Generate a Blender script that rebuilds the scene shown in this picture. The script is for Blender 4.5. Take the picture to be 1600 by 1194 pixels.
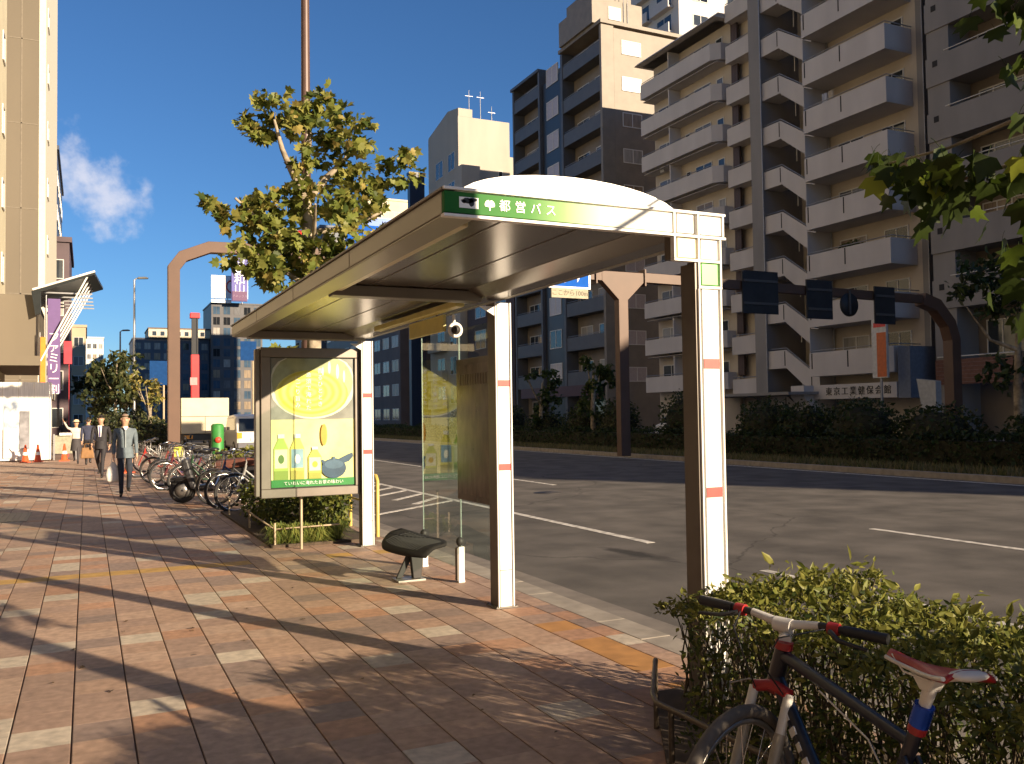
import bpy, bmesh, math, random
import numpy as np
from mathutils import Vector, Matrix, Euler
for o in list(bpy.data.objects): bpy.data.objects.remove(o)
R = math.radians
SC = bpy.context.scene
COL = SC.collection
random.seed(7); NR = np.random.default_rng(7)

# ---------------------------------------------------------------- camera
cd = bpy.data.cameras.new('camera'); cam = bpy.data.objects.new('camera', cd); COL.objects.link(cam)
cd.sensor_width = 36.0; cd.lens = 31.5; cd.clip_start = 0.05; cd.clip_end = 3000
cam.matrix_world = Matrix.Translation((0, 0, 1.6)) @ Matrix.Rotation(-R(25.4), 4, 'Z') @ Matrix.Rotation(math.pi/2 + R(2.07), 4, 'X') @ Matrix.Rotation(-0.014, 4, 'Z')
SC.camera = cam
SC.render.resolution_x = 1024; SC.render.resolution_y = 764
# ---------------------------------------------------------------- light
SUN_EL = 15.5
SUN_DIR = Vector((0.487, -0.873, 0)).normalized()           # from the ground towards the sun
sd = Vector((SUN_DIR.x*math.cos(R(SUN_EL)), SUN_DIR.y*math.cos(R(SUN_EL)), math.sin(R(SUN_EL))))
sl = bpy.data.lights.new('sun', 'SUN'); so = bpy.data.objects.new('sun', sl); COL.objects.link(so)
sl.energy = 5.0; sl.angle = R(0.55); sl.color = (1.0, 0.80, 0.56)
so.rotation_euler = (-sd).to_track_quat('-Z', 'Y').to_euler(); so.location = (60, -100, 60)
W = bpy.data.worlds.new('World'); SC.world = W; W.use_nodes = True
wn = W.node_tree.nodes; wl = W.node_tree.links; wn.clear()
def wnode(t, **k):
    n = wn.new(t)
    for a, b in k.items(): setattr(n, a, b)
    return n
wo = wnode('ShaderNodeOutputWorld'); bg = wnode('ShaderNodeBackground'); bg.inputs['Strength'].default_value = 0.058
sky = wnode('ShaderNodeTexSky', sky_type='NISHITA', sun_disc=False)
sky.sun_elevation = R(SUN_EL); sky.sun_rotation = math.atan2(SUN_DIR.x, SUN_DIR.y)
sky.altitude = 30; sky.air_density = 1.0; sky.dust_density = 0.0; sky.ozone_density = 7.0
tc = wnode('ShaderNodeTexCoord')
def wmath(op, a, b=None):
    n = wnode('ShaderNodeMath', operation=op)
    for i, v in enumerate((a, b)):
        if v is None: continue
        if hasattr(v, 'links') or hasattr(v, 'is_linked'): wl.new(v, n.inputs[i])
        else: n.inputs[i].default_value = v
    return n.outputs[0]
def wdot(vec):
    n = wnode('ShaderNodeVectorMath', operation='DOT_PRODUCT'); wl.new(tc.outputs['Generated'], n.inputs[0]); n.inputs[1].default_value = vec
    return n.outputs['Value']
# one small fair-weather cloud low over the far end of the street
cf = Vector((-0.040, 0.975, 0.238)).normalized(); cr = Vector((1, 0.003, 0)).normalized(); cu = cr.cross(cf).normalized()
f_ = wdot(cf); u_ = wmath('DIVIDE', wdot(cr), f_); v_ = wmath('DIVIDE', wdot(cu), f_)
v2_ = wmath('ADD', v_, wmath('MULTIPLY', u_, 0.45))
du = wmath('DIVIDE', u_, 0.052); dv = wmath('DIVIDE', v2_, 0.038)
rr = wmath('SQRT', wmath('ADD', wmath('MULTIPLY', du, du), wmath('MULTIPLY', dv, dv)))
ns = wnode('ShaderNodeTexNoise'); ns.inputs['Scale'].default_value = 26; ns.inputs['Detail'].default_value = 5; ns.inputs['Roughness'].default_value = 0.55; wl.new(tc.outputs['Generated'], ns.inputs['Vector'])
cm = wmath('ADD', wmath('SUBTRACT', 1.05, rr), wmath('MULTIPLY', wmath('SUBTRACT', ns.outputs['Fac'], 0.5), 2.6))
mr = wnode('ShaderNodeMapRange', interpolation_type='SMOOTHSTEP'); mr.inputs['From Min'].default_value = 0.0; mr.inputs['From Max'].default_value = 0.9; mr.inputs['To Max'].default_value = 0.8
wl.new(cm, mr.inputs['Value'])
fm = wmath('MULTIPLY', mr.outputs[0], wmath('GREATER_THAN', f_, 0.5))
mx = wnode('ShaderNodeMix', data_type='RGBA'); wl.new(fm, mx.inputs['Factor']); wl.new(sky.outputs[0], mx.inputs['A']); mx.inputs['B'].default_value = (6.6, 6.6, 7.4, 1)
wl.new(mx.outputs['Result'], bg.inputs['Color']); wl.new(bg.outputs[0], wo.inputs['Surface'])
SC.view_settings.view_transform = 'Standard'; SC.view_settings.look = 'None'; SC.view_settings.gamma = 1
SC.view_settings.use_curve_mapping = False
SC.view_settings.exposure = 1.12

# ---------------------------------------------------------------- helpers
MATS = {}
def mat(name, c, r=0.6, m=0.0, var=0.12, scale=6.0, bump=0.0, bscale=60.0, spec=0.5, c2=None, emit=0.0, stretch=None, detail=4):
    if name in MATS: return MATS[name]
    M = bpy.data.materials.new(name); M.use_nodes = True; n = M.node_tree.nodes; l = M.node_tree.links
    p = n['Principled BSDF']; p.inputs['Roughness'].default_value = r; p.inputs['Metallic'].default_value = m
    p.inputs['Specular IOR Level'].default_value = spec
    p.inputs['Base Color'].default_value = (*c, 1)
    if emit: p.inputs['Emission Color'].default_value = (*c, 1); p.inputs['Emission Strength'].default_value = emit
    g = n.new('ShaderNodeNewGeometry'); vec = g.outputs['Position']
    if stretch:
        mp = n.new('ShaderNodeMapping'); mp.inputs['Scale'].default_value = stretch; l.new(vec, mp.inputs['Vector']); vec = mp.outputs[0]
    if var > 0 or c2:
        t = n.new('ShaderNodeTexNoise'); t.inputs['Scale'].default_value = scale; t.inputs['Detail'].default_value = detail; l.new(vec, t.inputs['Vector'])
        cr_ = n.new('ShaderNodeValToRGB'); cr_.color_ramp.elements[0].position = 0.3; cr_.color_ramp.elements[1].position = 0.7
        a = tuple(max(0, x*(1-var)) for x in c); b = tuple(min(1, x*(1+var)) for x in (c2 or c))
        cr_.color_ramp.elements[0].color = (*a, 1); cr_.color_ramp.elements[1].color = (*b, 1)
        l.new(t.outputs['Fac'], cr_.inputs[0]); l.new(cr_.outputs[0], p.inputs['Base Color'])
    if bump > 0:
        t2 = n.new('ShaderNodeTexNoise'); t2.inputs['Scale'].default_value = bscale; t2.inputs['Detail'].default_value = 3; l.new(vec, t2.inputs['Vector'])
        bp = n.new('ShaderNodeBump'); bp.inputs['Strength'].default_value = bump; bp.inputs['Distance'].default_value = 0.01
        l.new(t2.outputs['Fac'], bp.inputs['Height']); l.new(bp.outputs[0], p.inputs['Normal'])
    MATS[name] = M; return M
def leaf_mat(name, c, c2, trans=0.35, rough=0.5):
    if name in MATS: return MATS[name]
    M = bpy.data.materials.new(name); M.use_nodes = True; n = M.node_tree.nodes; l = M.node_tree.links
    p = n['Principled BSDF']; p.inputs['Roughness'].default_value = rough; p.inputs['Specular IOR Level'].default_value = 0.3
    g = n.new('ShaderNodeNewGeometry')
    cr_ = n.new('ShaderNodeValToRGB'); cr_.color_ramp.elements[0].color = (*c, 1); cr_.color_ramp.elements[1].color = (*c2, 1)
    l.new(g.outputs['Random Per Island'], cr_.inputs[0]); l.new(cr_.outputs[0], p.inputs['Base Color'])
    t = n.new('ShaderNodeBsdfTranslucent'); l.new(cr_.outputs[0], t.inputs['Color'])
    ms = n.new('ShaderNodeMixShader'); ms.inputs[0].default_value = trans
    l.new(p.outputs[0], ms.inputs[1]); l.new(t.outputs[0], ms.inputs[2]); l.new(ms.outputs[0], n['Material Output'].inputs['Surface'])
    MATS[name] = M; return M
def glass_mat(name, tint=(0.86, 0.92, 0.9), ior=1.5):
    if name in MATS: return MATS[name]
    M = bpy.data.materials.new(name); M.use_nodes = True; n = M.node_tree.nodes; l = M.node_tree.links
    n.remove(n['Principled BSDF'])
    tr = n.new('ShaderNodeBsdfTransparent'); tr.inputs[0].default_value = (*tint, 1)
    gl = n.new('ShaderNodeBsdfGlossy'); gl.inputs['Roughness'].default_value = 0.01
    fr = n.new('ShaderNodeFresnel'); fr.inputs['IOR'].default_value = ior
    ge = n.new('ShaderNodeNewGeometry'); iv = n.new('ShaderNodeMath'); iv.operation = 'SUBTRACT'; iv.inputs[0].default_value = 1; l.new(ge.outputs['Backfacing'], iv.inputs[1])
    mf = n.new('ShaderNodeMath'); mf.operation = 'MULTIPLY'; l.new(fr.outputs[0], mf.inputs[0]); l.new(iv.outputs[0], mf.inputs[1])
    ms = n.new('ShaderNodeMixShader'); l.new(mf.outputs[0], ms.inputs[0]); l.new(tr.outputs[0], ms.inputs[1]); l.new(gl.outputs[0], ms.inputs[2])
    l.new(ms.outputs[0], n['Material Output'].inputs['Surface']); MATS[name] = M; return M

class MB:
    """collects polygons for one mesh object"""
    def __init__(s): s.v = []; s.f = []; s.mi = []; s.smooth = []
    def add(s, vs, fs, mi=0, smooth=False):
        b = len(s.v); s.v.extend([tuple(p) for p in vs]); s.f.extend([tuple(b+i for i in f) for f in fs])
        s.mi.extend([mi]*len(fs)); s.smooth.extend([smooth]*len(fs)); return s
    def box(s, x0, x1, y0, y1, z0, z1, mi=0):
        return s.add([(x0,y0,z0),(x1,y0,z0),(x1,y1,z0),(x0,y1,z0),(x0,y0,z1),(x1,y0,z1),(x1,y1,z1),(x0,y1,z1)],
            [(0,3,2,1),(4,5,6,7),(0,1,5,4),(1,2,6,5),(2,3,7,6),(3,0,4,7)], mi)
    def obox(s, c, size, rot=(0,0,0), mi=0):
        m = Euler(rot).to_matrix(); c = Vector(c); h = [a/2 for a in size]
        vs = [c + m @ Vector((i*h[0], j*h[1], k*h[2])) for k in (-1,1) for (i,j) in ((-1,-1),(1,-1),(1,1),(-1,1))]
        return s.add(vs, [(0,3,2,1),(4,5,6,7),(0,1,5,4),(1,2,6,5),(2,3,7,6),(3,0,4,7)], mi)
    def tube(s, pts, radii, n=8, mi=0, cap=True, smooth=True):
        pts = [Vector(p) for p in pts]
        if not hasattr(radii, '__len__'): radii = [radii]*len(pts)
        b = []; prev = None
        for i, p in enumerate(pts):
            t = (pts[min(i+1, len(pts)-1)] - pts[max(i-1, 0)])
            t = t.normalized() if t.length > 1e-9 else Vector((0,0,1))
            if prev is None: a = t.orthogonal().normalized()
            else:
                a = (prev - t*prev.dot(t)); a = a.normalized() if a.length > 1e-6 else t.orthogonal().normalized()
            prev = a; c = t.cross(a)
            for k in range(n):
                an = 2*math.pi*k/n; b.append(p + (a*math.cos(an) + c*math.sin(an))*radii[i])
        fs = []
        for i in range(len(pts)-1):
            for k in range(n): fs.append((i*n+k, i*n+(k+1)%n, (i+1)*n+(k+1)%n, (i+1)*n+k))
        s.add(b, fs, mi, smooth)
        if cap:
            e = len(pts)-1
            s.add(b[:n], [tuple(reversed(range(n)))], mi); s.add(b[e*n:], [tuple(range(n))], mi)
        return s
    def ring(s, c, r, tr, axis='x', n=28, m=6, mi=0):
        """torus round axis x"""
        vs = []; fs = []
        for i in range(n):
            a = 2*math.pi*i/n
            for j in range(m):
                b = 2*math.pi*j/m; q = r + tr*math.cos(b); w = tr*math.sin(b)
                p = (w, q*math.cos(a), q*math.sin(a)) if axis == 'x' else ((q*math.cos(a), w, q*math.sin(a)) if axis == 'y' else (q*math.cos(a), q*math.sin(a), w))
                vs.append((c[0]+p[0], c[1]+p[1], c[2]+p[2]))
        for i in range(n):
            for j in range(m): fs.append((i*m+j, i*m+(j+1)%m, ((i+1)%n)*m+(j+1)%m, ((i+1)%n)*m+j))
        return s.add(vs, fs, mi, True)
    def prism(s, poly, t0, t1, axis='z', mi=0):
        """2-D polygon extruded along an axis: z:(x,y) y:(x,z) x:(y,z)"""
        def P(p, t): return {'z': (p[0], p[1], t), 'y': (p[0], t, p[1]), 'x': (t, p[0], p[1])}[axis]
        n = len(poly); vs = [P(p, t0) for p in poly] + [P(p, t1) for p in poly]
        fs = [tuple(range(n)), tuple(range(2*n-1, n-1, -1))] + [(i, n+i, n+(i+1)%n, (i+1)%n) for i in range(n)]
        return s.add(vs, fs, mi)
    def ribbon(s, line, th, z0, z1, mi=0):
        """wall of thickness th along a plan polyline; z0/z1 numbers or lists"""
        n = len(line); L = [Vector(p) for p in line]; off = []
        z0 = z0 if hasattr(z0, '__len__') else [z0]*n; z1 = z1 if hasattr(z1, '__len__') else [z1]*n
        for i in range(n):
            d = []
            if i > 0: d.append((L[i]-L[i-1]).normalized())
            if i < n-1: d.append((L[i+1]-L[i]).normalized())
            t = sum(d, Vector((0,0))); t.normalize(); nn = Vector((-t.y, t.x)); k = max(0.4, nn.dot(Vector((-d[0].y, d[0].x))))
            off.append(nn*th/k)
        vs = []
        for i in range(n):
            a = L[i]; b = L[i]+off[i]
            vs += [(a.x,a.y,z0[i]),(b.x,b.y,z0[i]),(b.x,b.y,z1[i]),(a.x,a.y,z1[i])]
        fs = [(0,1,2,3), (4*n-1,4*n-2,4*n-3,4*n-4)]
        for i in range(n-1):
            for j in range(4): fs.append((4*i+j, 4*i+4+j, 4*i+4+(j+1)%4, 4*i+(j+1)%4))
        return s.add(vs, fs, mi)
    def lathe(s, prof, c=(0,0,0), n=16, mi=0, axis='z'):
        vs = []; fs = []
        for (r, z) in prof:
            for k in range(n):
                a = 2*math.pi*k/n; p = (r*math.cos(a), r*math.sin(a), z)
                if axis == 'x': p = (z, r*math.cos(a), r*math.sin(a))
                if axis == 'y': p = (r*math.cos(a), z, r*math.sin(a))
                vs.append((c[0]+p[0], c[1]+p[1], c[2]+p[2]))
        for i in range(len(prof)-1):
            for k in range(n): fs.append((i*n+k, i*n+(k+1)%n, (i+1)*n+(k+1)%n, (i+1)*n+k))
        return s.add(vs, fs, mi, True)
    def ellipsoid(s, c, r, nu=12, nv=8, mi=0):
        return s.sph(c, r, nu, nv, mi)
    def sph(s, c, r, nu=12, nv=8, mi=0, a0=0.0, a1=math.pi):
        vs = []; fs = []
        for j in range(nv+1):
            t = a0 + (a1-a0)*j/nv
            for i in range(nu):
                a = 2*math.pi*i/nu; vs.append((c[0]+r[0]*math.sin(t)*math.cos(a), c[1]+r[1]*math.sin(t)*math.sin(a), c[2]+r[2]*math.cos(t)))
        for j in range(nv):
            for i in range(nu): fs.append((j*nu+i, (j+1)*nu+i, (j+1)*nu+(i+1)%nu, j*nu+(i+1)%nu))
        return s.add(vs, fs, mi, True)
    def mesh(s, name, mats, off=(0,0,0)):
        me = bpy.data.meshes.new(name)
        ox, oy, oz = off
        me.from_pydata([(x-ox, y-oy, z-oz) for (x,y,z) in s.v], [], s.f)
        for m in (mats if isinstance(mats, (list, tuple)) else [mats]): me.materials.append(m)
        me.polygons.foreach_set('material_index', s.mi); me.polygons.foreach_set('use_smooth', s.smooth)
        me.validate(); me.update()
        bm = bmesh.new(); bm.from_mesh(me); bmesh.ops.recalc_face_normals(bm, faces=bm.faces[:]); bm.to_mesh(me); bm.free()
        return me
    def build(s, name, mats, parent=None, world=False, bevel=0, loc=None, label=None):
        off = tuple(parent_loc(parent)) if (world and parent) else (0,0,0)
        return link(name, s.mesh(name, mats, off), parent, loc, bevel, label)
def parent_loc(p):
    v = Vector((0,0,0))
    while p is not None: v += Vector(p.location); p = p.parent
    return v
def link(name, me, parent=None, loc=None, bevel=0, label=None):
    o = bpy.data.objects.new(name, me); COL.objects.link(o)
    if parent is not None: o.parent = parent
    if loc is not None: o.location = loc
    if bevel:
        b = o.modifiers.new('bevel', 'BEVEL'); b.width = bevel; b.segments = 2; b.limit_method = 'ANGLE'; b.angle_limit = R(40)
    if label: o['label'] = label
    return o
def thing(name, label, cat, loc=(0,0,0), rot=(0,0,0), group=None):
    o = bpy.data.objects.new(name, None); COL.objects.link(o); o.location = loc; o.rotation_euler = rot
    o.empty_display_size = 0.2
    return tag(o, label, cat, group)
def tag(o, label, cat, group=None):
    o['label'] = label; o['category'] = cat
    if group: o['group'] = group
    return o
def struct(o): o['kind'] = 'structure'; return o
def stuff(o): o['kind'] = 'stuff'; return o
def copy_tree(o, parent=None):
    kids = list(o.children); c = o.copy(); COL.objects.link(c)
    if parent is not None: c.parent = parent
    for ch in kids: copy_tree(ch, c)
    return c
def text_mesh(s, size=1.0, ext=0.004, align='CENTER'):
    cu_ = bpy.data.curves.new('t', 'FONT'); cu_.body = s; cu_.size = size; cu_.extrude = ext; cu_.align_x = align; cu_.align_y = 'CENTER'; cu_.resolution_u = 2
    o = bpy.data.objects.new('t', cu_); COL.objects.link(o)
    dg = bpy.context.evaluated_depsgraph_get(); dg.update()
    me = bpy.data.meshes.new_from_object(o.evaluated_get(dg)); bpy.data.objects.remove(o); return me
def text(s, size, m, parent, loc, rot=(math.pi/2,0,0), name='lettering', ext=0.003, align='CENTER', sx=1):
    me = text_mesh(s, size, ext, align); me.materials.clear(); me.materials.append(m)
    o = link(name, me, parent, loc); o.rotation_euler = rot; o.scale = (sx,1,1); return o
def polys(verts, k, mi, name, mats):
    """mesh from an (n,k,3) array of separate polygons"""
    n = len(verts); me = bpy.data.meshes.new(name)
    me.from_pydata(verts.reshape(-1,3).tolist(), [], np.arange(n*k).reshape(n,k).tolist())
    for m in mats: me.materials.append(m)
    me.polygons.foreach_set('material_index', np.asarray(mi, dtype=np.int32)); me.update(); return me
LEAF4 = np.array([(0,0),(0.32,0.45),(0,1),(-0.32,0.45)])
LEAF6 = np.array([(0,0),(0.15,0.25),(0.19,0.55),(0,1),(-0.19,0.55),(-0.15,0.25)])
LEAF5 = np.array([(0,0),(0.30,-0.06),(0.62,0.22),(0.40,0.36),(0.52,0.66),(0.20,0.62),(0,1.05),(-0.20,0.62),(-0.52,0.66),(-0.40,0.36),(-0.62,0.22),(-0.30,-0.06)])
def leaves(P, size, shape=LEAF4, droop=0.3, upbias=0.4, jit=0.35):
    """leaf polygons at points P: random orientation, biased to face up and hang a little"""
    n = len(P); nrm = NR.normal(size=(n,3)); nrm[:,2] += upbias*2; nrm /= np.linalg.norm(nrm, axis=1)[:,None]
    a = NR.normal(size=(n,3)); a[:,2] -= droop*2; a -= nrm*(a*nrm).sum(1)[:,None]; a /= np.linalg.norm(a, axis=1)[:,None]
    b = np.cross(nrm, a); sz = size*(1 + jit*NR.uniform(-1,1,n))
    w = shape[:,0]; h = shape[:,1]; cup = 0.25*np.abs(w) - 0.12*h*h
    return P[:,None,:] + sz[:,None,None]*(b[:,None,:]*w[None,:,None] + a[:,None,:]*h[None,:,None] + nrm[:,None,:]*cup[None,:,None])
# ================================================================ ground, road, pavement
asph = mat('asphalt', (0.092,0.082,0.073), 0.88, var=0.30, scale=1.3, bump=0.5, bscale=140, c2=(0.112,0.100,0.088), detail=9)
# dried oil stain and two long tar-sealed patches, shapes of their own on the asphalt
def add_stain(M, cx, cy, rx, ry, ang, dark):
    n = M.node_tree.nodes; l = M.node_tree.links; p = n['Principled BSDF']
    g = n.new('ShaderNodeNewGeometry'); mp = n.new('ShaderNodeMapping'); mp.vector_type = 'TEXTURE'
    mp.inputs['Location'].default_value = (cx, cy, -0.1); mp.inputs['Rotation'].default_value = (0,0,ang); mp.inputs['Scale'].default_value = (rx, ry, 1)
    ln = n.new('ShaderNodeVectorMath'); ln.operation = 'LENGTH'; ns_ = n.new('ShaderNodeTexNoise'); ns_.inputs['Scale'].default_value = 5; ns_.inputs['Detail'].default_value = 6
    l.new(g.outputs['Position'], mp.inputs['Vector']); l.new(mp.outputs[0], ln.inputs[0]); l.new(g.outputs['Position'], ns_.inputs['Vector'])
    ad = n.new('ShaderNodeMath'); ad.operation = 'MULTIPLY_ADD'; l.new(ns_.outputs['Fac'], ad.inputs[0]); ad.inputs[1].default_value = 1.1; l.new(ln.outputs['Value'], ad.inputs[2])
    mr_ = n.new('ShaderNodeMapRange'); mr_.inputs['From Min'].default_value = 1.05; mr_.inputs['From Max'].default_value = 1.65; mr_.inputs['To Min'].default_value = dark; mr_.inputs['To Max'].default_value = 1
    l.new(ad.outputs[0], mr_.inputs['Value'])
    mu = n.new('ShaderNodeMix'); mu.data_type = 'RGBA'; mu.blend_type = 'MULTIPLY'; mu.inputs['Factor'].default_value = 1
    src = p.inputs['Base Color'].links[0].from_socket; l.new(src, mu.inputs['A']); l.new(mr_.outputs[0], mu.inputs['B']); l.new(mu.outputs['Result'], p.inputs['Base Color'])
add_stain(asph, 5.98, 9.2, 0.16, 0.75, 0.10, 0.22)
add_stain(asph, 8.0, 8.2, 0.35, 0.5, 0.3, 0.75)
for (sx_,sy_,w_,l_,d_) in ((4.9,12,.22,9,.90),(7.6,14,.24,16,.93),(9.2,12,.24,18,.93),(11.3,16,.25,16,.93),(13.1,14,.25,18,.93)): add_stain(asph, sx_, sy_, w_, l_, 0.01, d_)
def cracks(M):
    """thin sealed cracks wandering over the asphalt"""
    n = M.node_tree.nodes; l = M.node_tree.links; p = n['Principled BSDF']; g = n.new('ShaderNodeNewGeometry')
    nz = n.new('ShaderNodeTexNoise'); nz.inputs['Scale'].default_value = 1.2; nz.inputs['Detail'].default_value = 5; l.new(g.outputs['Position'], nz.inputs['Vector'])
    va = n.new('ShaderNodeVectorMath'); va.operation = 'MULTIPLY_ADD'; l.new(nz.outputs['Color'], va.inputs[0]); va.inputs[1].default_value = (.8,.8,0); l.new(g.outputs['Position'], va.inputs[2])
    v = n.new('ShaderNodeTexVoronoi'); v.feature = 'DISTANCE_TO_EDGE'; v.inputs['Scale'].default_value = .16; l.new(va.outputs[0], v.inputs['Vector'])
    mr_ = n.new('ShaderNodeMapRange'); mr_.inputs['From Min'].default_value = 0.001; mr_.inputs['From Max'].default_value = 0.0035; mr_.inputs['To Min'].default_value = .55; l.new(v.outputs['Distance'], mr_.inputs['Value'])
    mu = n.new('ShaderNodeMix'); mu.data_type = 'RGBA'; mu.blend_type = 'MULTIPLY'; mu.inputs['Factor'].default_value = 1
    src = p.inputs['Base Color'].links[0].from_socket; l.new(src, mu.inputs['A']); l.new(mr_.outputs[0], mu.inputs['B']); l.new(mu.outputs['Result'], p.inputs['Base Color'])
cracks(asph)
earth = mat('earth', (0.10,0.085,0.065), 0.95, var=0.3, scale=0.05)
def sheet(name, x0, x1, y0, y1, z, m, th=0.3):
    mb = MB(); mb.box(x0, x1, y0, y1, z-th, z); return struct(mb.build(name, m))
g = MB(); g.add([(-1500,-600,-0.5),(1500,-600,-0.5),(1500,2400,-0.5),(-1500,2400,-0.5)], [(0,1,2,3)]); struct(g.build('ground', earth))
road = sheet('road', 3.80, 18.62, -80, 700, -0.10, asph)
far_road = sheet('far_road', 22.6, 36.8, -80, 700, -0.10, asph)
conc = mat('kerb_concrete', (0.33,0.29,0.24), 0.85, var=0.2, scale=5, bump=0.3, bscale=90)
farpave = sheet('far_pavement', 36.8, 62, -80, 700, 0.03, mat('far_paving', (0.25,0.22,0.20), 0.85, var=0.2, scale=1.5))
median = sheet('median', 18.80, 22.4, -80, 700, 0.02, mat('median_soil', (0.12,0.10,0.06), 0.95, var=0.35, scale=3), 0.4)
joint = mat('joint_sand', (0.10,0.062,0.045), 0.95, var=0.25, scale=20)
farp = mat('pavement_far', (0.40,0.27,0.195), 0.75, var=0.18, scale=2.5)
pavement = sheet('pavement', -9.0, 3.54, -12, 700, -0.012, joint, 0.3)
pf = MB(); pf.box(-9.0, 3.54, 34.07, 700, -0.011, 0.0); struct(pf.build('pavement_surface', farp, pavement))
# --- granite pavers: the ones that show largest are objects of their own, the rest one mesh
TONES = [((0.43,0.285,0.20),0.30),((0.37,0.25,0.185),0.22),((0.47,0.325,0.235),0.17),((0.29,0.21,0.17),0.13),((0.45,0.255,0.155),0.10),((0.53,0.455,0.355),0.08)]
tmats = []
for i,(c,_) in enumerate(TONES):
    tmats.append(mat('granite_%d' % i, c, 0.66, var=0.20, scale=16.0, bump=0.35, bscale=260, c2=tuple(x*1.02 for x in c), detail=14))
def gum(M):
    """small dark trodden spots"""
    n = M.node_tree.nodes; l = M.node_tree.links; p = n['Principled BSDF']; g = n.new('ShaderNodeNewGeometry')
    v = n.new('ShaderNodeTexVoronoi'); v.inputs['Scale'].default_value = 1.7; l.new(g.outputs['Position'], v.inputs['Vector'])
    ns_ = n.new('ShaderNodeTexNoise'); ns_.inputs['Scale'].default_value = 30; l.new(g.outputs['Position'], ns_.inputs['Vector'])
    ad = n.new('ShaderNodeMath'); ad.operation = 'MULTIPLY_ADD'; l.new(ns_.outputs['Fac'], ad.inputs[0]); ad.inputs[1].default_value = 0.05; l.new(v.outputs['Distance'], ad.inputs[2])
    mr_ = n.new('ShaderNodeMapRange'); mr_.inputs['From Min'].default_value = 0.052; mr_.inputs['From Max'].default_value = 0.066; mr_.inputs['To Min'].default_value = 0.35; l.new(ad.outputs[0], mr_.inputs['Value'])
    big = n.new('ShaderNodeTexNoise'); big.inputs['Scale'].default_value = 0.9; big.inputs['Detail'].default_value = 5; l.new(g.outputs['Position'], big.inputs['Vector'])
    mb_ = n.new('ShaderNodeMapRange'); mb_.inputs['From Min'].default_value = 0.3; mb_.inputs['From Max'].default_value = 0.7; mb_.inputs['To Min'].default_value = 0.80; mb_.inputs['To Max'].default_value = 1.12; l.new(big.outputs['Fac'], mb_.inputs['Value'])
    m2 = n.new('ShaderNodeMath'); m2.operation = 'MULTIPLY'; l.new(mr_.outputs[0], m2.inputs[0]); l.new(mb_.outputs[0], m2.inputs[1])
    mu = n.new('ShaderNodeMix'); mu.data_type = 'RGBA'; mu.blend_type = 'MULTIPLY'; mu.inputs['Factor'].default_value = 1
    src = p.inputs['Base Color'].links[0].from_socket; l.new(src, mu.inputs['A']); l.new(m2.outputs[0], mu.inputs['B']); l.new(mu.outputs['Result'], p.inputs['Base Color'])
for m_ in tmats: gum(m_)
tact = mat('tactile_yellow', (0.46,0.28,0.075), 0.7, var=0.2, scale=8, bump=0.3, bscale=120)
kerby = mat('kerb_line_yellow', (0.44,0.22,0.07), 0.7, var=0.2, scale=6)
tmats += [tact, kerby]
TS = 0.2855; TX0 = -0.064; TG = 0.0045
def paver_geo(cx, cy, dz=0, w=TS, h=TS, gx=TG, gy=0.0003):
    a = w/2-gx; b = h/2-gy; e = 0.004
    vs = [(-a,-b,-.03),(a,-b,-.03),(a,b,-.03),(-a,b,-.03),(-a,-b,-.0012),(a,-b,-.0012),(a,b,-.0012),(-a,b,-.0012),(-a+e,-b+.0002,0),(a-e,-b+.0002,0),(a-e,b-.0002,0),(-a+e,b-.0002,0)]
    fs = [(8,9,10,11)] + [(4+i,4+(i+1)%4,8+(i+1)%4,8+i) for i in range(4)] + [(i,(i+1)%4,4+(i+1)%4,4+i) for i in range(4)]
    return [(x+cx, y+cy, z+dz) for x,y,z in vs], fs
tmesh = []
for i in range(len(tmats)):
    mb = MB(); mb.add(*paver_geo(0,0)); tmesh.append(mb.mesh('paver', tmats[i]))
spots = []; i0 = int((-8.5-TX0)/TS)
for i in range(i0, 14):
    x0 = TX0 + i*TS
    if x0 + TS > 3.53: break
    for j in range(-12, 120):
        y0 = j*TS - 0.12
        spots.append((i, j, x0+TS/2, y0+TS/2 + (0.09 if i%2 else 0)*0))
def screen(x, y):
    d = 0.4289*x + 0.9033*y; l_ = 0.9033*x - 0.4289*y
    return d, l_
vis = []
for k,(i,j,x,y) in enumerate(spots):
    d, l_ = screen(x,y)
    if d > 3.6 and abs(l_/d) < 0.60 and not (x > 2.3 and y < 3.4): vis.append((d, k))
vis.sort(); near = set(k for d,k in vis[:300])
rnd = random.Random(5); rest = MB(); wts = [w for _,w in TONES]
for k,(i,j,x,y) in enumerate(spots):
    t = rnd.choices(range(6), wts)[0]; dz = rnd.uniform(-.0001,.0001)
    if j == 36: t = 6 if x < 1.6 else rnd.choice([6,6,0,4])
    if i == 11 and y > 3.8 and y < 9.0: t = rnd.choice([7,7,7,4]) if y < 6.3 else rnd.choice([4,4,1])
    if k in near:
        o = link('paver', tmesh[t], pavement, (x, y, dz)); o.rotation_euler = (0, rnd.uniform(-.002,.002), rnd.choice((0,math.pi)))
    else: rest.add(*paver_geo(x,y,dz), mi=t)
stuff(rest.build('pavers', tmats, pavement))
xe = TX0 + 12*TS; cut = MB()
# narrow cut row between the last full paver and the kerb
for j in range(-12, 120):
    cut.add(*paver_geo((xe+3.538)/2, j*TS-0.12+TS/2, 0, 3.538-xe, TS), mi=rnd.choices(range(6), wts)[0])
stuff(cut.build('cut_pavers', tmats, pavement))
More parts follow.
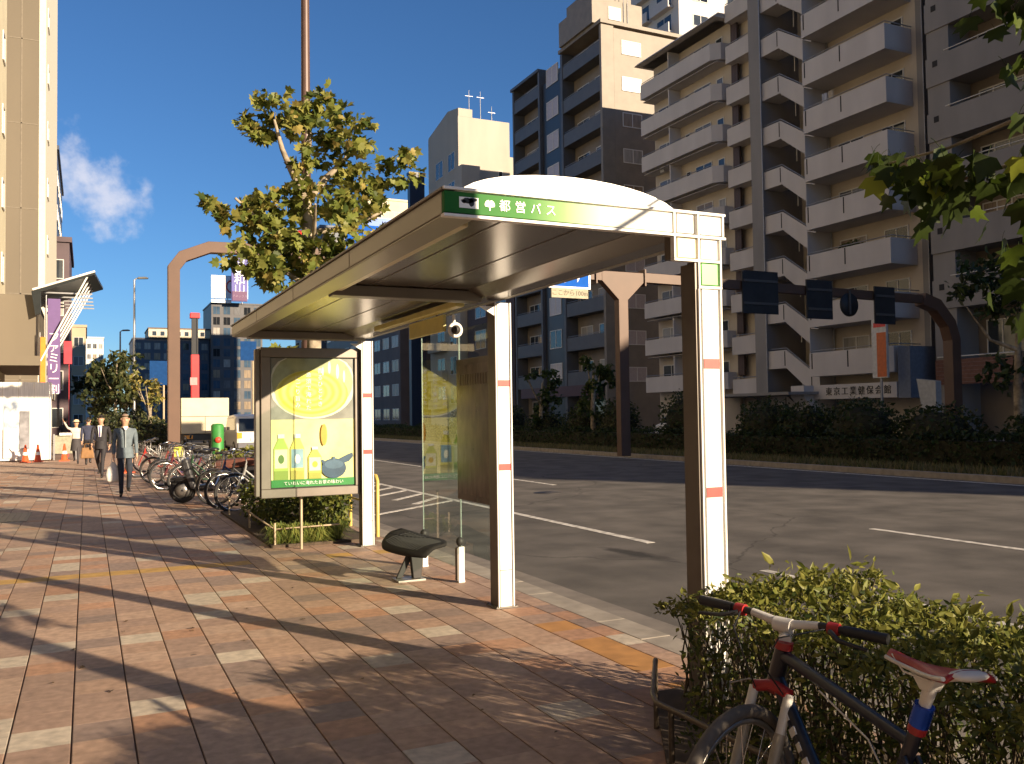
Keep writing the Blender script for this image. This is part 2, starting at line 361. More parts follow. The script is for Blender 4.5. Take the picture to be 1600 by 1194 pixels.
# --- kerb stones
kerb = MB(); kerb.box(3.545, 3.80, 32.5, 700, -0.35, -0.005); kerb = struct(kerb.build('kerb', conc))
kb = MB(); kb.box(-0.126, 0.126, -0.2992, 0.2992, -0.34, 0.0); km = kb.mesh('kerb_stone', conc)
for j in range(-14, 54):
    o = link('kerb_stone', km, kerb, (3.672 + rnd.uniform(-.002,.002), j*0.6+0.3, -0.003+rnd.uniform(-.002,.002)))
    b = o.modifiers.new('bevel','BEVEL'); b.width = 0.006; b.segments = 2
mk = MB(); mk.box(18.625, 18.80, -80, 700, -0.35, 0.05); struct(mk.build('median_kerb', conc))
mk = MB(); mk.box(22.4, 22.6, -80, 700, -0.35, 0.05); struct(mk.build('median_kerb_far', conc))
# gutter strip
gu = MB(); gu.box(3.80, 4.22, -80, 700, -0.104, -0.094); struct(gu.build('gutter', mat('gutter_concrete', (0.20,0.175,0.15), 0.85, var=0.2, scale=4, bump=0.3, bscale=120)))
# --- painted markings
paint = mat('road_paint', (0.46,0.43,0.38), 0.75, var=0.38, scale=9, detail=12, c2=(0.60,0.57,0.52))
def mark(pts, name='painted_line'):
    mb = MB(); mb.prism(pts, -0.0990, -0.0955); return mb.build(name, paint, road)
def stripe(x0,y0,x1,y1,w, name='painted_line'):
    d = Vector((x1-x0, y1-y0)).normalized(); n = Vector((-d.y, d.x))*w/2
    mark([(x0+n.x,y0+n.y),(x0-n.x,y0-n.y),(x1-n.x,y1-n.y),(x1+n.x,y1+n.y)], name)
stripe(6.65, 9.85, 6.65, 60, 0.13)
stripe(6.52, 2.2, 6.52, 7.55, 0.11)
for y in (-6, 3.4, 19, 28.5, 38, 47.5, 57): 
    stripe(10.1, y, 10.1, y+6.0, 0.12, 'lane_dash')
stripe(18.32, -40, 18.32, 300, 0.14)
stripe(4.45, 15.0, 6.62, 16.75, 0.11, 'hatch_edge')
for (a,b,c,d) in ((5.70,16.45,6.58,17.55),(5.62,17.45,6.58,18.55),(5.60,18.55,6.58,19.60),(5.6,19.5,6.58,20.6),(5.6,20.5,6.58,21.6),(5.6,21.5,6.58,22.6)):
    stripe(a,b,c,d,0.13,'hatch_bar')
mh = MB(); mh.lathe([(0,.0),(.30,.0),(.30,-.003),(.33,-.003),(.33,-.006)],(9.0,17.2,-.0945),28); mh.build('manhole_cover', mat('cast_iron',(0.10,0.09,0.085),.5,.6), road)
# cast-iron utility cover
uc = MB(); uc.box(-1.72,-0.86, 16.3, 17.9, 0.001, 0.006)
for k in range(9): uc.box(-1.68+k*0.09, -1.63+k*0.09, 16.36, 17.84, 0.006, 0.010)
tag(uc.build('utility_cover', mat('cast_iron', (0.10,0.09,0.085), 0.5, 0.6)), 'dark ribbed metal utility cover set in the pavement at far left', 'utility cover')
# --- grass strip along the median
ng = 26000
P = np.stack([NR.uniform(18.85,20.35,ng), NR.uniform(5,75,ng)**1.0, np.full(ng,0.02)],1)
w = NR.uniform(0.012,0.03,ng); h = NR.uniform(0.06,0.24,ng); an = NR.uniform(0,6.28,ng); lx = NR.normal(0,.06,ng); ly = NR.normal(0,.06,ng)
tri = np.zeros((ng,3,3)); dx = np.cos(an)*w; dy = np.sin(an)*w
tri[:,0] = P + np.stack([dx,dy,np.zeros(ng)],1); tri[:,1] = P - np.stack([dx,dy,np.zeros(ng)],1); tri[:,2] = P + np.stack([lx,ly,h],1)
grassm = [leaf_mat('grass_a',(0.10,0.12,0.03),(0.17,0.16,0.06)), leaf_mat('grass_dry',(0.22,0.17,0.07),(0.28,0.22,0.10))]
o = stuff(link('grass', polys(tri,3,NR.integers(0,2,ng),'grass',grassm))); tag(o, 'short dry grass strip along the median kerb', 'grass')
# ================================================================ bus shelter
white = mat('white_enamel', (0.74,0.73,0.70), 0.4, var=0.09, scale=7, spec=0.4, stretch=(3,3,.25), detail=8, c2=(.80,.79,.76))
bronze_shade = mat('bronze_and_post_shade', (0.15,0.13,0.11), 0.42, 0.35, var=0.10, scale=4)  # small metal parts, and painted shade on the white posts' sides
eavem = mat('eave_metal', (0.30,0.275,0.215), 0.38, 0.45, var=0.12, scale=3, stretch=(1,0.3,1))
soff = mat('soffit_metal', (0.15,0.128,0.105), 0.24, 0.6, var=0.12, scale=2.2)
dark = mat('dark_rubber', (0.03,0.028,0.027), 0.6, var=0.2)
red = mat('red_tape', (0.62,0.05,0.04), 0.5, var=0.1, scale=20)
cream = mat('cream_panel', (0.72,0.66,0.48), 0.45, var=0.05)
greenp = mat('green_panel', (0.17,0.50,0.13), 0.4, var=0.06)
lampm = mat('lamp_cover', (0.62,0.56,0.20), 0.4, var=0.12, scale=5)
SX = 3.14
sh = thing('bus_shelter', 'white framed bus shelter with a long metal canopy and glass back', 'bus shelter', (SX, 7.0, 0))
PY = (4.06, 6.78, 10.80)
for k, y in enumerate(PY):
    if k == 0: continue
    top = 2.535
    c = MB(); c.box(3.068, 3.212, y+0.006, y+0.16, 0, top); c.box(3.04,3.24,y-.02,y+.19,0,.012)
    post = c.build('post', bronze_shade, sh, True, 0.004)  # brown core paints the shaded side of a white post
    f = MB(); f.box(3.086, 3.192, y-0.006, y+0.0055, 0.013, top-.002); f.build('post_face', white, post, True, 0.003)
    e = MB(); e.box(3.066, 3.078, y-0.012, y+0.0052, 0.013, top); e.build('edge_strip', white, post, True, 0.002)
    e = MB(); e.box(3.201, 3.213, y-0.012, y+0.0052, 0.013, top); e.build('edge_strip', white, post, True, 0.002)
    for bx_ in (3.052,3.228):
        for by_ in (y-.008,y+.175): bo_ = MB(); bo_.lathe([(0,.022),(.009,.022),(.010,.013)],(bx_,by_,0),8); bo_.build('bolt', bronze_shade, post, True)
    for z in (1.86, 1.163):
        t = MB(); t.box(3.088, 3.190, y-0.008, y-0.0058, z-.027, z+.027); t.build('red_tape', red, post, True)
    s_ = MB(); s_.box(3.088,3.190,y-.0075,y-.0058,0.31,0.316); s_.build('cover_joint', bronze_shade, post, True)
    if k: 
        br = MB(); br.prism([(2.93,2.50),(3.07,2.50),(3.07,2.42)], y-.004, y+.012, 'y'); br.build('bracket', white, post, True)
# roof frame
RX0, RX1, RY0, RY1 = 1.53, 3.18, 3.95, 10.86
r = MB()
r.box(RX0, RX0+.045, RY0+.03, RY1, 2.565, 2.672)              # eave upper band
r.prism([(RX0+.002,2.561),(RX0+.002,2.550),(RX0+.16,2.545),(RX0+.16,2.62)], RY0+.03, RY1-.02, 'y')     # eave lower band
r.box(RX0+.165, RX1-.055, RY1-.06, RY1-.025, 2.53, 2.640)          # far end
r.box(RX1-.05, RX1, RY0+.03, RY1, 2.565, 2.672)
r.box(RX0+.048, RX1-.055, RY0+.04, RY1-.015, 2.645, 2.664)       # deck
roof = r.build('roof', eavem, sh, True, 0.004)
c = MB(); c.box(RX0-.012, RX0+.06, RY0, RY1+.01, 2.674, 2.688); c.build('drip_edge', bronze_shade, roof, True, 0.002)
for y in (RY0+1.7, RY0+3.45, RY0+5.2):
    j = MB(); j.box(RX0-.0015, RX0+.01, y-.003, y+.003, 2.567, 2.670); j.build('eave_joint', dark, roof, True)
# soffit panels between beams
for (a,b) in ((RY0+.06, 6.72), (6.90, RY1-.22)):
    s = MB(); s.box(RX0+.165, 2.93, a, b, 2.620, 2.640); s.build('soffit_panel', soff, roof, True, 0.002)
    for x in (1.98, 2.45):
        s = MB(); s.box(x-.004, x+.004, a+.01, b-.01, 2.6165, 2.6195); s.build('soffit_joint', bronze_shade, roof, True)
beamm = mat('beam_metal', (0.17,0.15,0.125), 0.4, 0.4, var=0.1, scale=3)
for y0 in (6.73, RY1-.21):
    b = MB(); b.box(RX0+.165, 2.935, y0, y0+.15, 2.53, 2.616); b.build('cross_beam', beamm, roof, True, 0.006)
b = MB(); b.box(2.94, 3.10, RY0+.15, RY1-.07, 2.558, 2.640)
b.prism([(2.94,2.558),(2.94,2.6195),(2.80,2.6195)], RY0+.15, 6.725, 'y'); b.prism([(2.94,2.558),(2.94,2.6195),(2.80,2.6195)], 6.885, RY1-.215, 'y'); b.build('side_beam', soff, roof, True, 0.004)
# vaulted skylight along the roof
v = MB(); n = 18; pr = []
for i in range(n+1):
    t = math.pi*i/n; pr.append((2.30-0.66*math.cos(t), 2.668+0.165*math.sin(t)))
v.prism(pr, RY0+.10, RY1-.10, 'y'); v.build('skylight_vault', mat('vault_white', (0.82,0.80,0.74), 0.35, var=0.05), roof, True)
# fluorescent housings
l_ = MB(); l_.box(1.70, 1.76, 4.2, 6.7, 2.56, 2.615); l_.build('strip_lamp', mat('lamp_housing', (0.70,0.64,0.42), 0.35, var=0.08), roof, True, 0.006)
l_ = MB(); l_.box(2.80, 2.88, 6.98, 9.35, 2.515, 2.57); l_.build('strip_lamp', lampm, roof, True, 0.006)
# front fascia: green sign box, sun glare painted in as a fade to white
fm_ = bpy.data.materials.new('fascia_glare_fade'); fm_.use_nodes = True; n_ = fm_.node_tree.nodes; k_ = fm_.node_tree.links
g_ = n_.new('ShaderNodeNewGeometry'); sx_ = n_.new('ShaderNodeSeparateXYZ'); k_.new(g_.outputs['Position'], sx_.inputs[0])
mr_ = n_.new('ShaderNodeMapRange'); mr_.inputs['From Min'].default_value = 1.56; mr_.inputs['From Max'].default_value = 2.55; k_.new(sx_.outputs['X'], mr_.inputs['Value'])
cr_ = n_.new('ShaderNodeValToRGB'); cr_.color_ramp.elements[0].color = (0.02,0.13,0.028,1); cr_.color_ramp.elements[1].color = (0.82,0.82,0.76,1)
e_ = cr_.color_ramp.elements.new(0.42); e_.color = (0.075,0.23,0.06,1); e_ = cr_.color_ramp.elements.new(0.62); e_.color = (0.26,0.42,0.18,1)
k_.new(mr_.outputs[0], cr_.inputs[0]); k_.new(cr_.outputs[0], n_['Principled BSDF'].inputs['Base Color']); n_['Principled BSDF'].inputs['Roughness'].default_value = 0.6; n_['Principled BSDF'].inputs['Specular IOR Level'].default_value = 0.12
fa = MB(); fa.box(RX0, 2.838, RY0-.008, RY0+.028, 2.566, 2.668); fas = fa.build('fascia', fm_, roof, True, 0.002)
fa = MB(); fa.box(RX0-.006, 3.19, RY0-.016, RY0+.028, 2.675, 2.690); fa.build('fascia_rail', white, roof, True, 0.002)
fa = MB(); fa.box(RX0-.006, 3.19, RY0-.016, RY0+.028, 2.545, 2.560); fa.build('fascia_rail', white, roof, True, 0.002)
sg = mat('sign_white', (0.88,0.88,0.85), 0.4, var=0)
pl = MB(); pl.box(1.605,1.705, RY0-.0105, RY0-.0085, 2.592, 2.645); pl.build('route_plate', sg, fas, True)
sm = MB(); 
for (a,b,cx,cz) in ((.030,.014,1.648,2.628),(.022,.010,1.675,2.634),(.014,.018,1.668,2.618),(.012,.008,1.630,2.622)):
    sm.prism([(cx+a*math.cos(t*.524)*(1+.25*math.sin(t*2.3)), cz+b*math.sin(t*.524)) for t in range(12)], RY0-.0115, RY0-.0107, 'y'); 
sm.build('peeled_patch', dark, fas, True)
# ginkgo leaf emblem
gl = []
for i in range(15):
    t = R(200 - 220*i/14); rr_ = .024*(1 - (.35 if i == 7 else 0)); gl.append((1.765 + rr_*math.cos(t)*1.1, 2.618 + rr_*math.sin(t)))
gl += [(1.768,2.606),(1.768,2.590),(1.762,2.590),(1.762,2.606)]
pl = MB(); pl.prism(gl, RY0-.0105, RY0-.0085, 'y'); pl.build('ginkgo_emblem', sg, fas, True)
for i, ch in enumerate('都営バス'):
    text(ch, .062, sg, fas, Vector((1.845+.085*i, RY0-.0105, 2.616))-parent_loc(fas), ext=.001)
# lattice of small panels where canopy and near post meet
lat = MB()
for x in (2.848, 3.005, 3.172): lat.box(x-.006, x+.006, RY0-.016, RY0+.02, 2.5625 if x < 3.1 else 2.5625, 2.674)
for x in (2.848, 3.005): lat.box(x-.006, x+.006, RY0-.016, RY0+.02, 2.428, 2.5425)
lat.box(3.145, 3.157, RY0-.016, RY0+.02, 2.285, 2.5425); lat.box(2.9990,3.011,RY0-.016,RY0+.02,2.285,2.4125)
lat.box(2.842, 3.157, RY0-.0165, RY0+.02, 2.413, 2.4275); lat.box(2.999, 3.157, RY0-.0165, RY0+.02, 2.270, 2.2845)
lt = lat.build('panel_lattice', white, sh, True, 0.0015)
for (x0,x1,z0,z1,m_) in ((2.866,2.975,2.566,2.668,white),(3.02,3.158,2.566,2.668,white),(2.866,2.985,2.432,2.538,cream),(3.022,3.132,2.432,2.538,white),(3.022,3.132,2.290,2.408,greenp)):
    p_ = MB(); p_.box(x0,x1,RY0-.012,RY0+.012,z0,z1); p_.build('panel', m_, lt, True, 0.003)
p_ = MB(); p_.box(2.86,3.16,RY0+.022,RY0+.10,2.43,2.665); p_.box(3.01,3.15,RY0+.022,RY0+.10,2.28,2.425); p_.build('corner_box', bronze_shade, lt, True)
# front post continues below the lattice: its cover stands proud
p_ = MB(); p_.box(3.022,3.130,RY0-.012,RY0+.10,0.013,2.266); q = p_.build('post_cover', white, lt, True, 0.003)
for x in (3.000,3.146):
    e = MB(); e.box(x-.005,x+.006,RY0-.018,RY0+.10,0.013,2.268); e.build('edge_strip', white, q, True, .0015)
e = MB(); e.box(3.008,3.144,RY0+.002,RY0+.108,.012,2.26); e.build('groove', bronze_shade, q, True)
e = MB(); e.box(2.983,2.9945,RY0-.004,RY0+.125,.0,2.41); e.box(2.996,3.15,RY0+.1095,RY0+.125,0,2.41); e.build('side_shade_plate', bronze_shade, q, True)  # brown plate paints the shade on the near white post's side
for z in (1.86,1.163):
    t = MB(); t.box(3.024,3.128,RY0-.0145,RY0-.0122,z-.027,z+.027); t.build('red_tape', red, q, True)
# glass back panels, standing on two short posts
gm = glass_mat('shelter_glass', (0.90,0.95,0.93), 1.55)
gedge = mat('glass_edge', (0.45,0.55,0.50), 0.2, var=0)
for (y0,y1,z0,z1) in ((8.05,9.10,0.12,2.43),(7.0,8.035,0.30,2.43)):
    p_ = MB(); p_.box(3.250,3.258,y0,y1,z0,z1); go = p_.build('glass_pane', gm, sh, True)
    for yy in (y0-.006, y1): 
        e = MB(); e.box(3.249,3.259,yy,yy+.006,z0,z1); e.build('glass_edge', gedge, go, True)
mb_ = mat('map_board', (0.085,0.063,0.048), 0.22, var=0.28, scale=3, detail=6, stretch=(1,1,0.35))
p_ = MB(); p_.box(3.215,3.246,6.97,8.02,0.80,2.13); bd = p_.build('route_map_board', mb_, sh, True, 0.004)
p_ = MB(); p_.box(3.209,3.214,7.02,7.97,0.86,2.07); p_.build('map_sheet', mat('map_print', (0.11,0.082,0.064), 0.18, var=0.4, scale=9, detail=8, stretch=(1,1.6,0.5)), bd, True)
for i in range(15):
    t = MB(); t.box(3.206,3.2085,7.06+i*.06,7.085+i*.06,1.88,1.98); t.build('route_number', mat('map_ink', (0.10,0.07,0.055), .5), bd, True)
for (y,h_) in ((9.06,.30),(8.04,.34)):
    p_ = MB(); p_.box(3.215,3.275,y-.03,y+.03,0,h_); p_.box(3.212,3.278,y-.033,y+.033,0,.02); s_ = p_.build('short_post', white, sh, True, .004)
    e = MB(); e.box(3.2,3.2145,y-.028,y+.028,.021,h_-.01); e.build('post_side_shade', bronze_shade, s_, True)  # brown sheet paints the shade on the short post's side
    e = MB(); e.sph((3.235,y-.01,h_+.05),(.038,.038,.045)); e.tube([(3.235,y-.01,h_-.01),(3.235,y-.01,h_+.05)],.016); e.build('knob', dark, s_, True)
# small security camera on its bracket
cmr = MB(); cmr.tube([(2.97,7.45,2.50),(2.97,7.45,2.40)], .015); cmr.ring((2.97,7.42,2.36),.055,.018,'y',18,6); cb = cmr.build('camera_bracket', white, sh, True)
e = MB(); e.sph((2.97,7.42,2.36),(.045,.05,.045)); e.build('camera_dome', dark, cb, True)
# hanging sign under the canopy
hs = thing('hanging_sign', 'pale yellow sign board hanging under the bus shelter canopy', 'sign', (2.9,7.97,2.25))
b = MB(); b.box(2.885,2.915,7.5,8.44,2.355,2.505); hb = b.build('board', lampm, hs, True, .004)
for y in (7.7,8.25): b = MB(); b.tube([(2.9,y,2.50),(2.9,y,2.56)], .008); b.build('hanger', bronze_shade, hs, True)
# ---------------------------------------------------------------- bench on one leg
bench = thing('bench', 'dark metal perch bench on a single splayed leg inside the bus shelter', 'bench', (2.9,8.42,0))
perf = mat('bench_metal', (0.014,0.011,0.010), 0.8, 0.0, var=0.2, scale=30, bump=0.6, bscale=150)
s = MB(); nu, nv = 22, 8; vs = []; fs = []
def seatpt(u, v, under):
    # u along the bench (-1..1), v across (-1..1)
    hw = 0.215*(1-abs(u)**3.2*0.55); y = 8.42 + u*0.47; x = 2.90 + v*hw - 0.06*u
    z = 0.375 + 0.055*(max(0,-v))**2*(-1) + 0.05*max(0,u)**3 + 0.02*v
    if under: z -= 0.03 + 0.055*(1-v*v)*(1-u*u)
    return (x,y,z)
for un in (0,1):
    for i in range(nu+1):
        for j in range(nv+1): vs.append(seatpt(-1+2*i/nu, -1+2*j/nv, un))
N_ = (nu+1)*(nv+1); I = lambda un,i,j: un*N_+i*(nv+1)+j
for i in range(nu):
    for j in range(nv): fs.append((I(0,i,j),I(0,i+1,j),I(0,i+1,j+1),I(0,i,j+1))); fs.append((I(1,i,j),I(1,i,j+1),I(1,i+1,j+1),I(1,i+1,j)))
    fs.append((I(0,i,0),I(1,i,0),I(1,i+1,0),I(0,i+1,0))); fs.append((I(0,i,nv),I(0,i+1,nv),I(1,i+1,nv),I(1,i,nv)))
for j in range(nv): fs.append((I(0,0,j),I(0,0,j+1),I(1,0,j+1),I(1,0,j))); fs.append((I(0,nu,j),I(1,nu,j),I(1,nu,j+1),I(0,nu,j+1)))
s.add(vs, fs, 0, True); seat = s.build('seat', perf, bench, True)
s = MB()
for u in [x*.1 for x in range(-7,8)]: 
    s.tube([tuple(Vector(seatpt(u,v,0))+Vector((0,0,.003))) for v in (-.75,-.3,.2,.7)], .004, 5)
s.build('slat', dark, seat, True)
s = MB(); s.prism([(2.84,0.30),(2.98,0.30),(2.95,0.02),(2.87,0.02)], 8.33, 8.40, 'y'); s.prism([(2.86,0.30),(2.93,0.30),(2.78,0.02),(2.72,0.02)], 8.41, 8.44, 'y'); s.build('leg', dark, bench, True, .006)
s = MB(); s.box(2.70,2.98,8.28,8.50,0,.019); s.build('foot_plate', mat('galvanised', (0.35,0.34,0.31), .4, .7), bench, True, .003)
# ---------------------------------------------------------------- advertising panel
ad = thing('advertising_panel', 'brown framed lit-box poster of green tea bottles beside the shelter post', 'poster panel', (2.45,10.95,0))
frm = mat('ad_frame', (0.20,0.175,0.15), 0.4, 0.4, var=0.1, scale=5)
AX0, AX1, AZ0, AZ1, AY = 1.862, 3.052, 0.645, 2.440, 10.86
f = MB(); f.box(AX0,AX1,AY,AY+.16,AZ1-.115,AZ1); f.box(AX0,AX1,AY,AY+.16,AZ0,AZ0+.105); f.box(AX0,AX0+.113,AY+.001,AY+.159,AZ0+.105,AZ1-.115); f.box(AX1-.052,AX1,AY+.001,AY+.159,AZ0+.105,AZ1-.115)
f.box(AX0+.05,AX1-.05,AY+.05,AY+.15,AZ0+.1,AZ1-.1); fr = f.build('frame', frm, ad, True, .008)
f = MB(); f.box(AX0-.06,AX0-.002,AY+.03,AY+.14,AZ0+.02,AZ1-.02); f.build('side_case', frm, ad, True, .01)
f = MB(); f.tube([(2.365,11.02,0),(2.365,11.02,AZ0+.03)], .018, 10); f.build('stand', mat('stand_pipe', (0.42,0.35,0.24), .5, .4), ad, True)
for z in (.9,2.1): f = MB(); f.box(AX1,3.068,AY+.06,AY+.12,z,z+.06); f.build('bracket', frm, ad, True)
X0, X1, Z0, Z1 = 1.985, 2.992, 0.765, 2.315
ps = MB(); ps.box(X0-.01,X1+.008,AY+.040,AY+.044,Z0-.012,Z1+.012); ps.build('poster_border', dark, ad, True)
ps = MB(); ps.box(X0,X1,AY+.036,AY+.039,Z0,Z1); poster = ps.build('poster', mat('poster_yellow', (0.72,0.67,0.24), .35, var=.06, scale=3, c2=(.76,.74,.36)), ad, True)
LAY = [0]
def pp(poly, m, name):
    """one flat printed shape on the poster; u,v in 0..1 of the sheet"""
    LAY[0] += 1; y = AY+.0355-.0009*LAY[0]
    b = MB(); b.prism([(X0+(X1-X0)*u, Z0+(Z1-Z0)*v) for u,v in poly], y-.0006, y, 'y'); return b.build(name, m, poster, True)
def ell(cu_, cv_, ru, rv, n=28, a0=0, a1=360): return [(cu_+ru*math.cos(R(a0+(a1-a0)*i/n)), cv_+rv*math.sin(R(a0+(a1-a0)*i/n))) for i in range(n+(1 if a1-a0<360 else 0))]
pm = lambda n,c,v=.05: mat('print_'+n, c, .35, var=v, scale=6)
SPL = 0.522
def clip(poly, vmin=SPL, vmax=1.0): return [(min(.999,max(.001,u)), min(vmax-.001,max(vmin+.001,v))) for u,v in poly]
pp([(0,SPL),(1,SPL),(1,1),(0,1)], pm('mat_grey',(0.22,0.22,0.20),.3), 'printed_table')
pp(clip(ell(.5,.80,.53,.275)), pm('bowl',(0.62,0.62,0.50)), 'printed_bowl')
pp(clip(ell(.5,.815,.49,.25)), pm('bowl_in',(0.36,0.38,0.20),.2), 'printed_bowl_inside')
def tea_print():
    M = bpy.data.materials.new('print_tea'); M.use_nodes = True; n = M.node_tree.nodes; l = M.node_tree.links
    g = n.new('ShaderNodeNewGeometry'); mp = n.new('ShaderNodeMapping'); mp.vector_type = 'TEXTURE'
    mp.inputs['Location'].default_value = (X0+.47*(X1-X0), AY, Z0+.735*(Z1-Z0)); mp.inputs['Scale'].default_value = (.50,1,.34)
    w_ = n.new('ShaderNodeTexWave'); w_.wave_type = 'RINGS'; w_.rings_direction = 'Y'; w_.inputs['Scale'].default_value = 1.7; w_.inputs['Distortion'].default_value = .5
    c = n.new('ShaderNodeValToRGB'); c.color_ramp.elements[0].color = (.56,.50,.035,1); c.color_ramp.elements[1].color = (.72,.68,.16,1)
    l.new(g.outputs['Position'], mp.inputs['Vector']); l.new(mp.outputs[0], w_.inputs['Vector']); l.new(w_.outputs['Fac'], c.inputs[0]); l.new(c.outputs[0], n['Principled BSDF'].inputs['Base Color'])
    n['Principled BSDF'].inputs['Roughness'].default_value = .35; return M
pp(clip(ell(.49,.725,.44,.185)), tea_print(), 'printed_tea')
gleam = pm('gleam',(0.80,0.80,0.62))
for (u,v,a,b) in ((.70,.93,.018,.05),(.80,.90,.02,.06),(.62,.90,.012,.035),(.88,.86,.015,.05)): pp(clip(ell(u,v,a,b,14)), gleam, 'printed_gleam')
# three columns of small white upright lettering over the tea
for i,(u,s_) in enumerate(((.585,'香るひととき'),(.445,'急須で淹れた'),(.315,'にごり旨み'))):
    for j,ch in enumerate(s_):
        text(ch, .068, sg, poster, Vector((X0+u*(X1-X0), AY+.024, Z0+(.90-.052*j-.03*i)*(Z1-Z0)))-parent_loc(poster), ext=.0004)
pp([(0,0),(1,0),(1,.058),(0,.058)], pm('green_band',(0.03,0.22,0.05)), 'printed_band')
for (u,h_,w_,c1,c2,c3) in ((.115,.345,.085,(.36,.52,.10),(.62,.66,.42),(.10,.20,.05)),(.305,.345,.082,(.60,.58,.12),(.20,.34,.42),(.74,.78,.70)),(.515,.245,.078,(.52,.56,.10),(.66,.66,.46),(.55,.40,.05))):
    b0 = .058
    body = [(u-w_,b0),(u+w_,b0),(u+w_,b0+h_*.70),(u+w_*.42,b0+h_*.90),(u+w_*.42,b0+h_),(u-w_*.42,b0+h_),(u-w_*.42,b0+h_*.90),(u-w_,b0+h_*.70)]
    nm = '%d' % int(u*100)
    pp(body, pm('bottle'+nm, c1), 'printed_bottle'); pp([(u-w_*.88,b0+h_*.26),(u+w_*.88,b0+h_*.26),(u+w_*.88,b0+h_*.68),(u-w_*.88,b0+h_*.68)], pm('label'+nm, c2, .25), 'printed_label')
    pp([(u-w_*.98,b0),(u+w_*.98,b0),(u+w_*.98,b0+h_*.20),(u-w_*.98,b0+h_*.20)], pm('foot'+nm, tuple(x*.62 for x in c1)), 'printed_bottle_foot')
    pp([(u-w_*.46,b0+h_*.93),(u+w_*.46,b0+h_*.93),(u+w_*.46,b0+h_*1.02),(u-w_*.46,b0+h_*1.02)], pm('cap'+nm, (.72,.74,.66)), 'printed_cap')
    pp(ell(u, b0+h_*.46, w_*.42, h_*.10, 14), pm('mark'+nm, c3), 'printed_mark')
blue_ = pm('teapot',(0.035,0.075,0.13),.3); bl2 = pm('teapot_top',(0.07,0.13,0.20),.2)
pp([(.80,.16),(.93,.185),(.985,.225),(.975,.255),(.93,.245),(.80,.205)], blue_, 'printed_handle')
pp(ell(.745,.135,.15,.078), blue_, 'printed_teapot'); pp([(.62,.16),(.585,.20),(.61,.205),(.66,.175)], blue_, 'printed_spout')
pp(ell(.745,.165,.115,.035), bl2, 'printed_lid'); pp(ell(.745,.208,.016,.022,12), bl2, 'printed_knob')
pp(ell(.625,.40,.038,.085,18), pm('orange_oval',(.62,.33,.05)), 'printed_seal')
t_ = text('ていねいに淹れたお茶の味わい', .052, sg, poster, Vector((X0+.50*(X1-X0), AY+.012, Z0+.028*(Z1-Z0)))-parent_loc(poster), ext=.0004)
ps = MB(); ps.box(X0-.005,X1+.003,AY+.004,AY+.0065,Z0-.006,Z1+.006); ps.build('glass_cover', glass_mat('cover_glass',(0.97,0.98,0.97),1.25), ad, True)
# yellow guard pipe by the kerb
gp = MB(); gp.tube([(3.50,11.6,0),(3.50,11.6,.74),(3.50,11.66,.80),(3.50,12.9,.80),(3.50,12.96,.74),(3.50,12.96,0)], .026, 10)
gp.tube([(3.50,11.6,.42),(3.50,12.96,.42)], .016, 8)
tag(gp.build('guard_pipe', mat('guard_yellow', (0.55,0.40,0.10), .45, var=.15, scale=8)), 'yellow bent-pipe guard rail at the kerb behind the poster panel', 'guard rail')
# ================================================================ buildings
winm = mat('window_glass', (0.035,0.042,0.05), 0.06, var=0.3, scale=0.6, spec=0.6)
frame_w = mat('window_frame_white', (0.62,0.60,0.56), .5, var=.05)
frame_d = mat('window_frame_dark', (0.08,0.075,0.07), .5, var=.05)
conc_w = mat('apartment_white', (0.52,0.485,0.465), .8, var=.08, scale=.7, bump=.2, bscale=30, stretch=(1,1,.35), detail=8)
beige_w = mat('apartment_beige', (0.50,0.43,0.34), .85, var=.08, scale=.8)
grey_w = mat('apartment_grey', (0.24,0.225,0.215), .8, var=.09, scale=.8, stretch=(1,1,.35), detail=8)
brownlat = mat('brown_louvre', (0.055,0.035,0.03), .6, var=.1)
railm = mat('rail_metal', (0.30,0.30,0.31), .4, .5, var=.1)
darkslit = mat('dark_gap', (0.02,0.018,0.018), .8, var=.1)
def window(par, x, y0, y1, z0, z1, wm=None, fm2=None, face='-X', mull=1):
    """a framed window set in a wall facing -X (plane x) or -Y (plane y=x, y0..y1 is x range)"""
    fm2 = fm2 or frame_w; t = .07
    f = MB()
    def bx(mb, a0,a1,c0,c1,d0,d1):
        if face == '-X': mb.box(x+d0, x+d1, a0, a1, c0, c1)
        elif face == '+X': mb.box(x-d1, x-d0, a0, a1, c0, c1)
        else: mb.box(a0, a1, x+d0, x+d1, c0, c1)
    bx(f,y0,y1,z1-t,z1,-.05,.06); bx(f,y0,y1,z0,z0+t,-.07,.06); bx(f,y0,y0+t,z0+t,z1-t,-.05,.06); bx(f,y1-t,y1,z0+t,z1-t,-.05,.06)
    for i in range(mull):
        m0 = y0+(y1-y0)*(i+1)/(mull+1); bx(f,m0-t/2,m0+t/2,z0+t,z1-t,-.045,.06)
    o = f.build('window', fm2, par, True)
    p = MB(); bx(p,y0+.02,y1-.02,z0+.02,z1-.02,-.02,.04); p.build('pane', wm or winm, o, True); return o
rc = random.Random(21)
CURT = [mat('curtain_pale',(0.30,0.28,0.25),.35,var=.25,scale=3,stretch=(1,6,.2)), mat('curtain_grey',(0.14,0.14,0.145),.2,var=.3,scale=3,stretch=(1,6,.2)), mat('curtain_warm',(0.24,0.18,0.12),.3,var=.25,scale=3,stretch=(1,6,.2)), mat('window_dark',(0.015,0.017,0.02),.05,var=.2)]
def repeat_up(objs, par, zs, base):
    """copies of the parts (and their sub-parts) on every other storey"""
    for z in zs:
        for o in objs:
            c = copy_tree(o); c.parent = par; c.location = Vector(o.location) + Vector((0,0,z-base))
            for q in c.children:
                if q.name.startswith('pane') and rc.random() < .6:
                    q.material_slots[0].link = 'OBJECT'; q.material_slots[0].material = rc.choice(CURT)

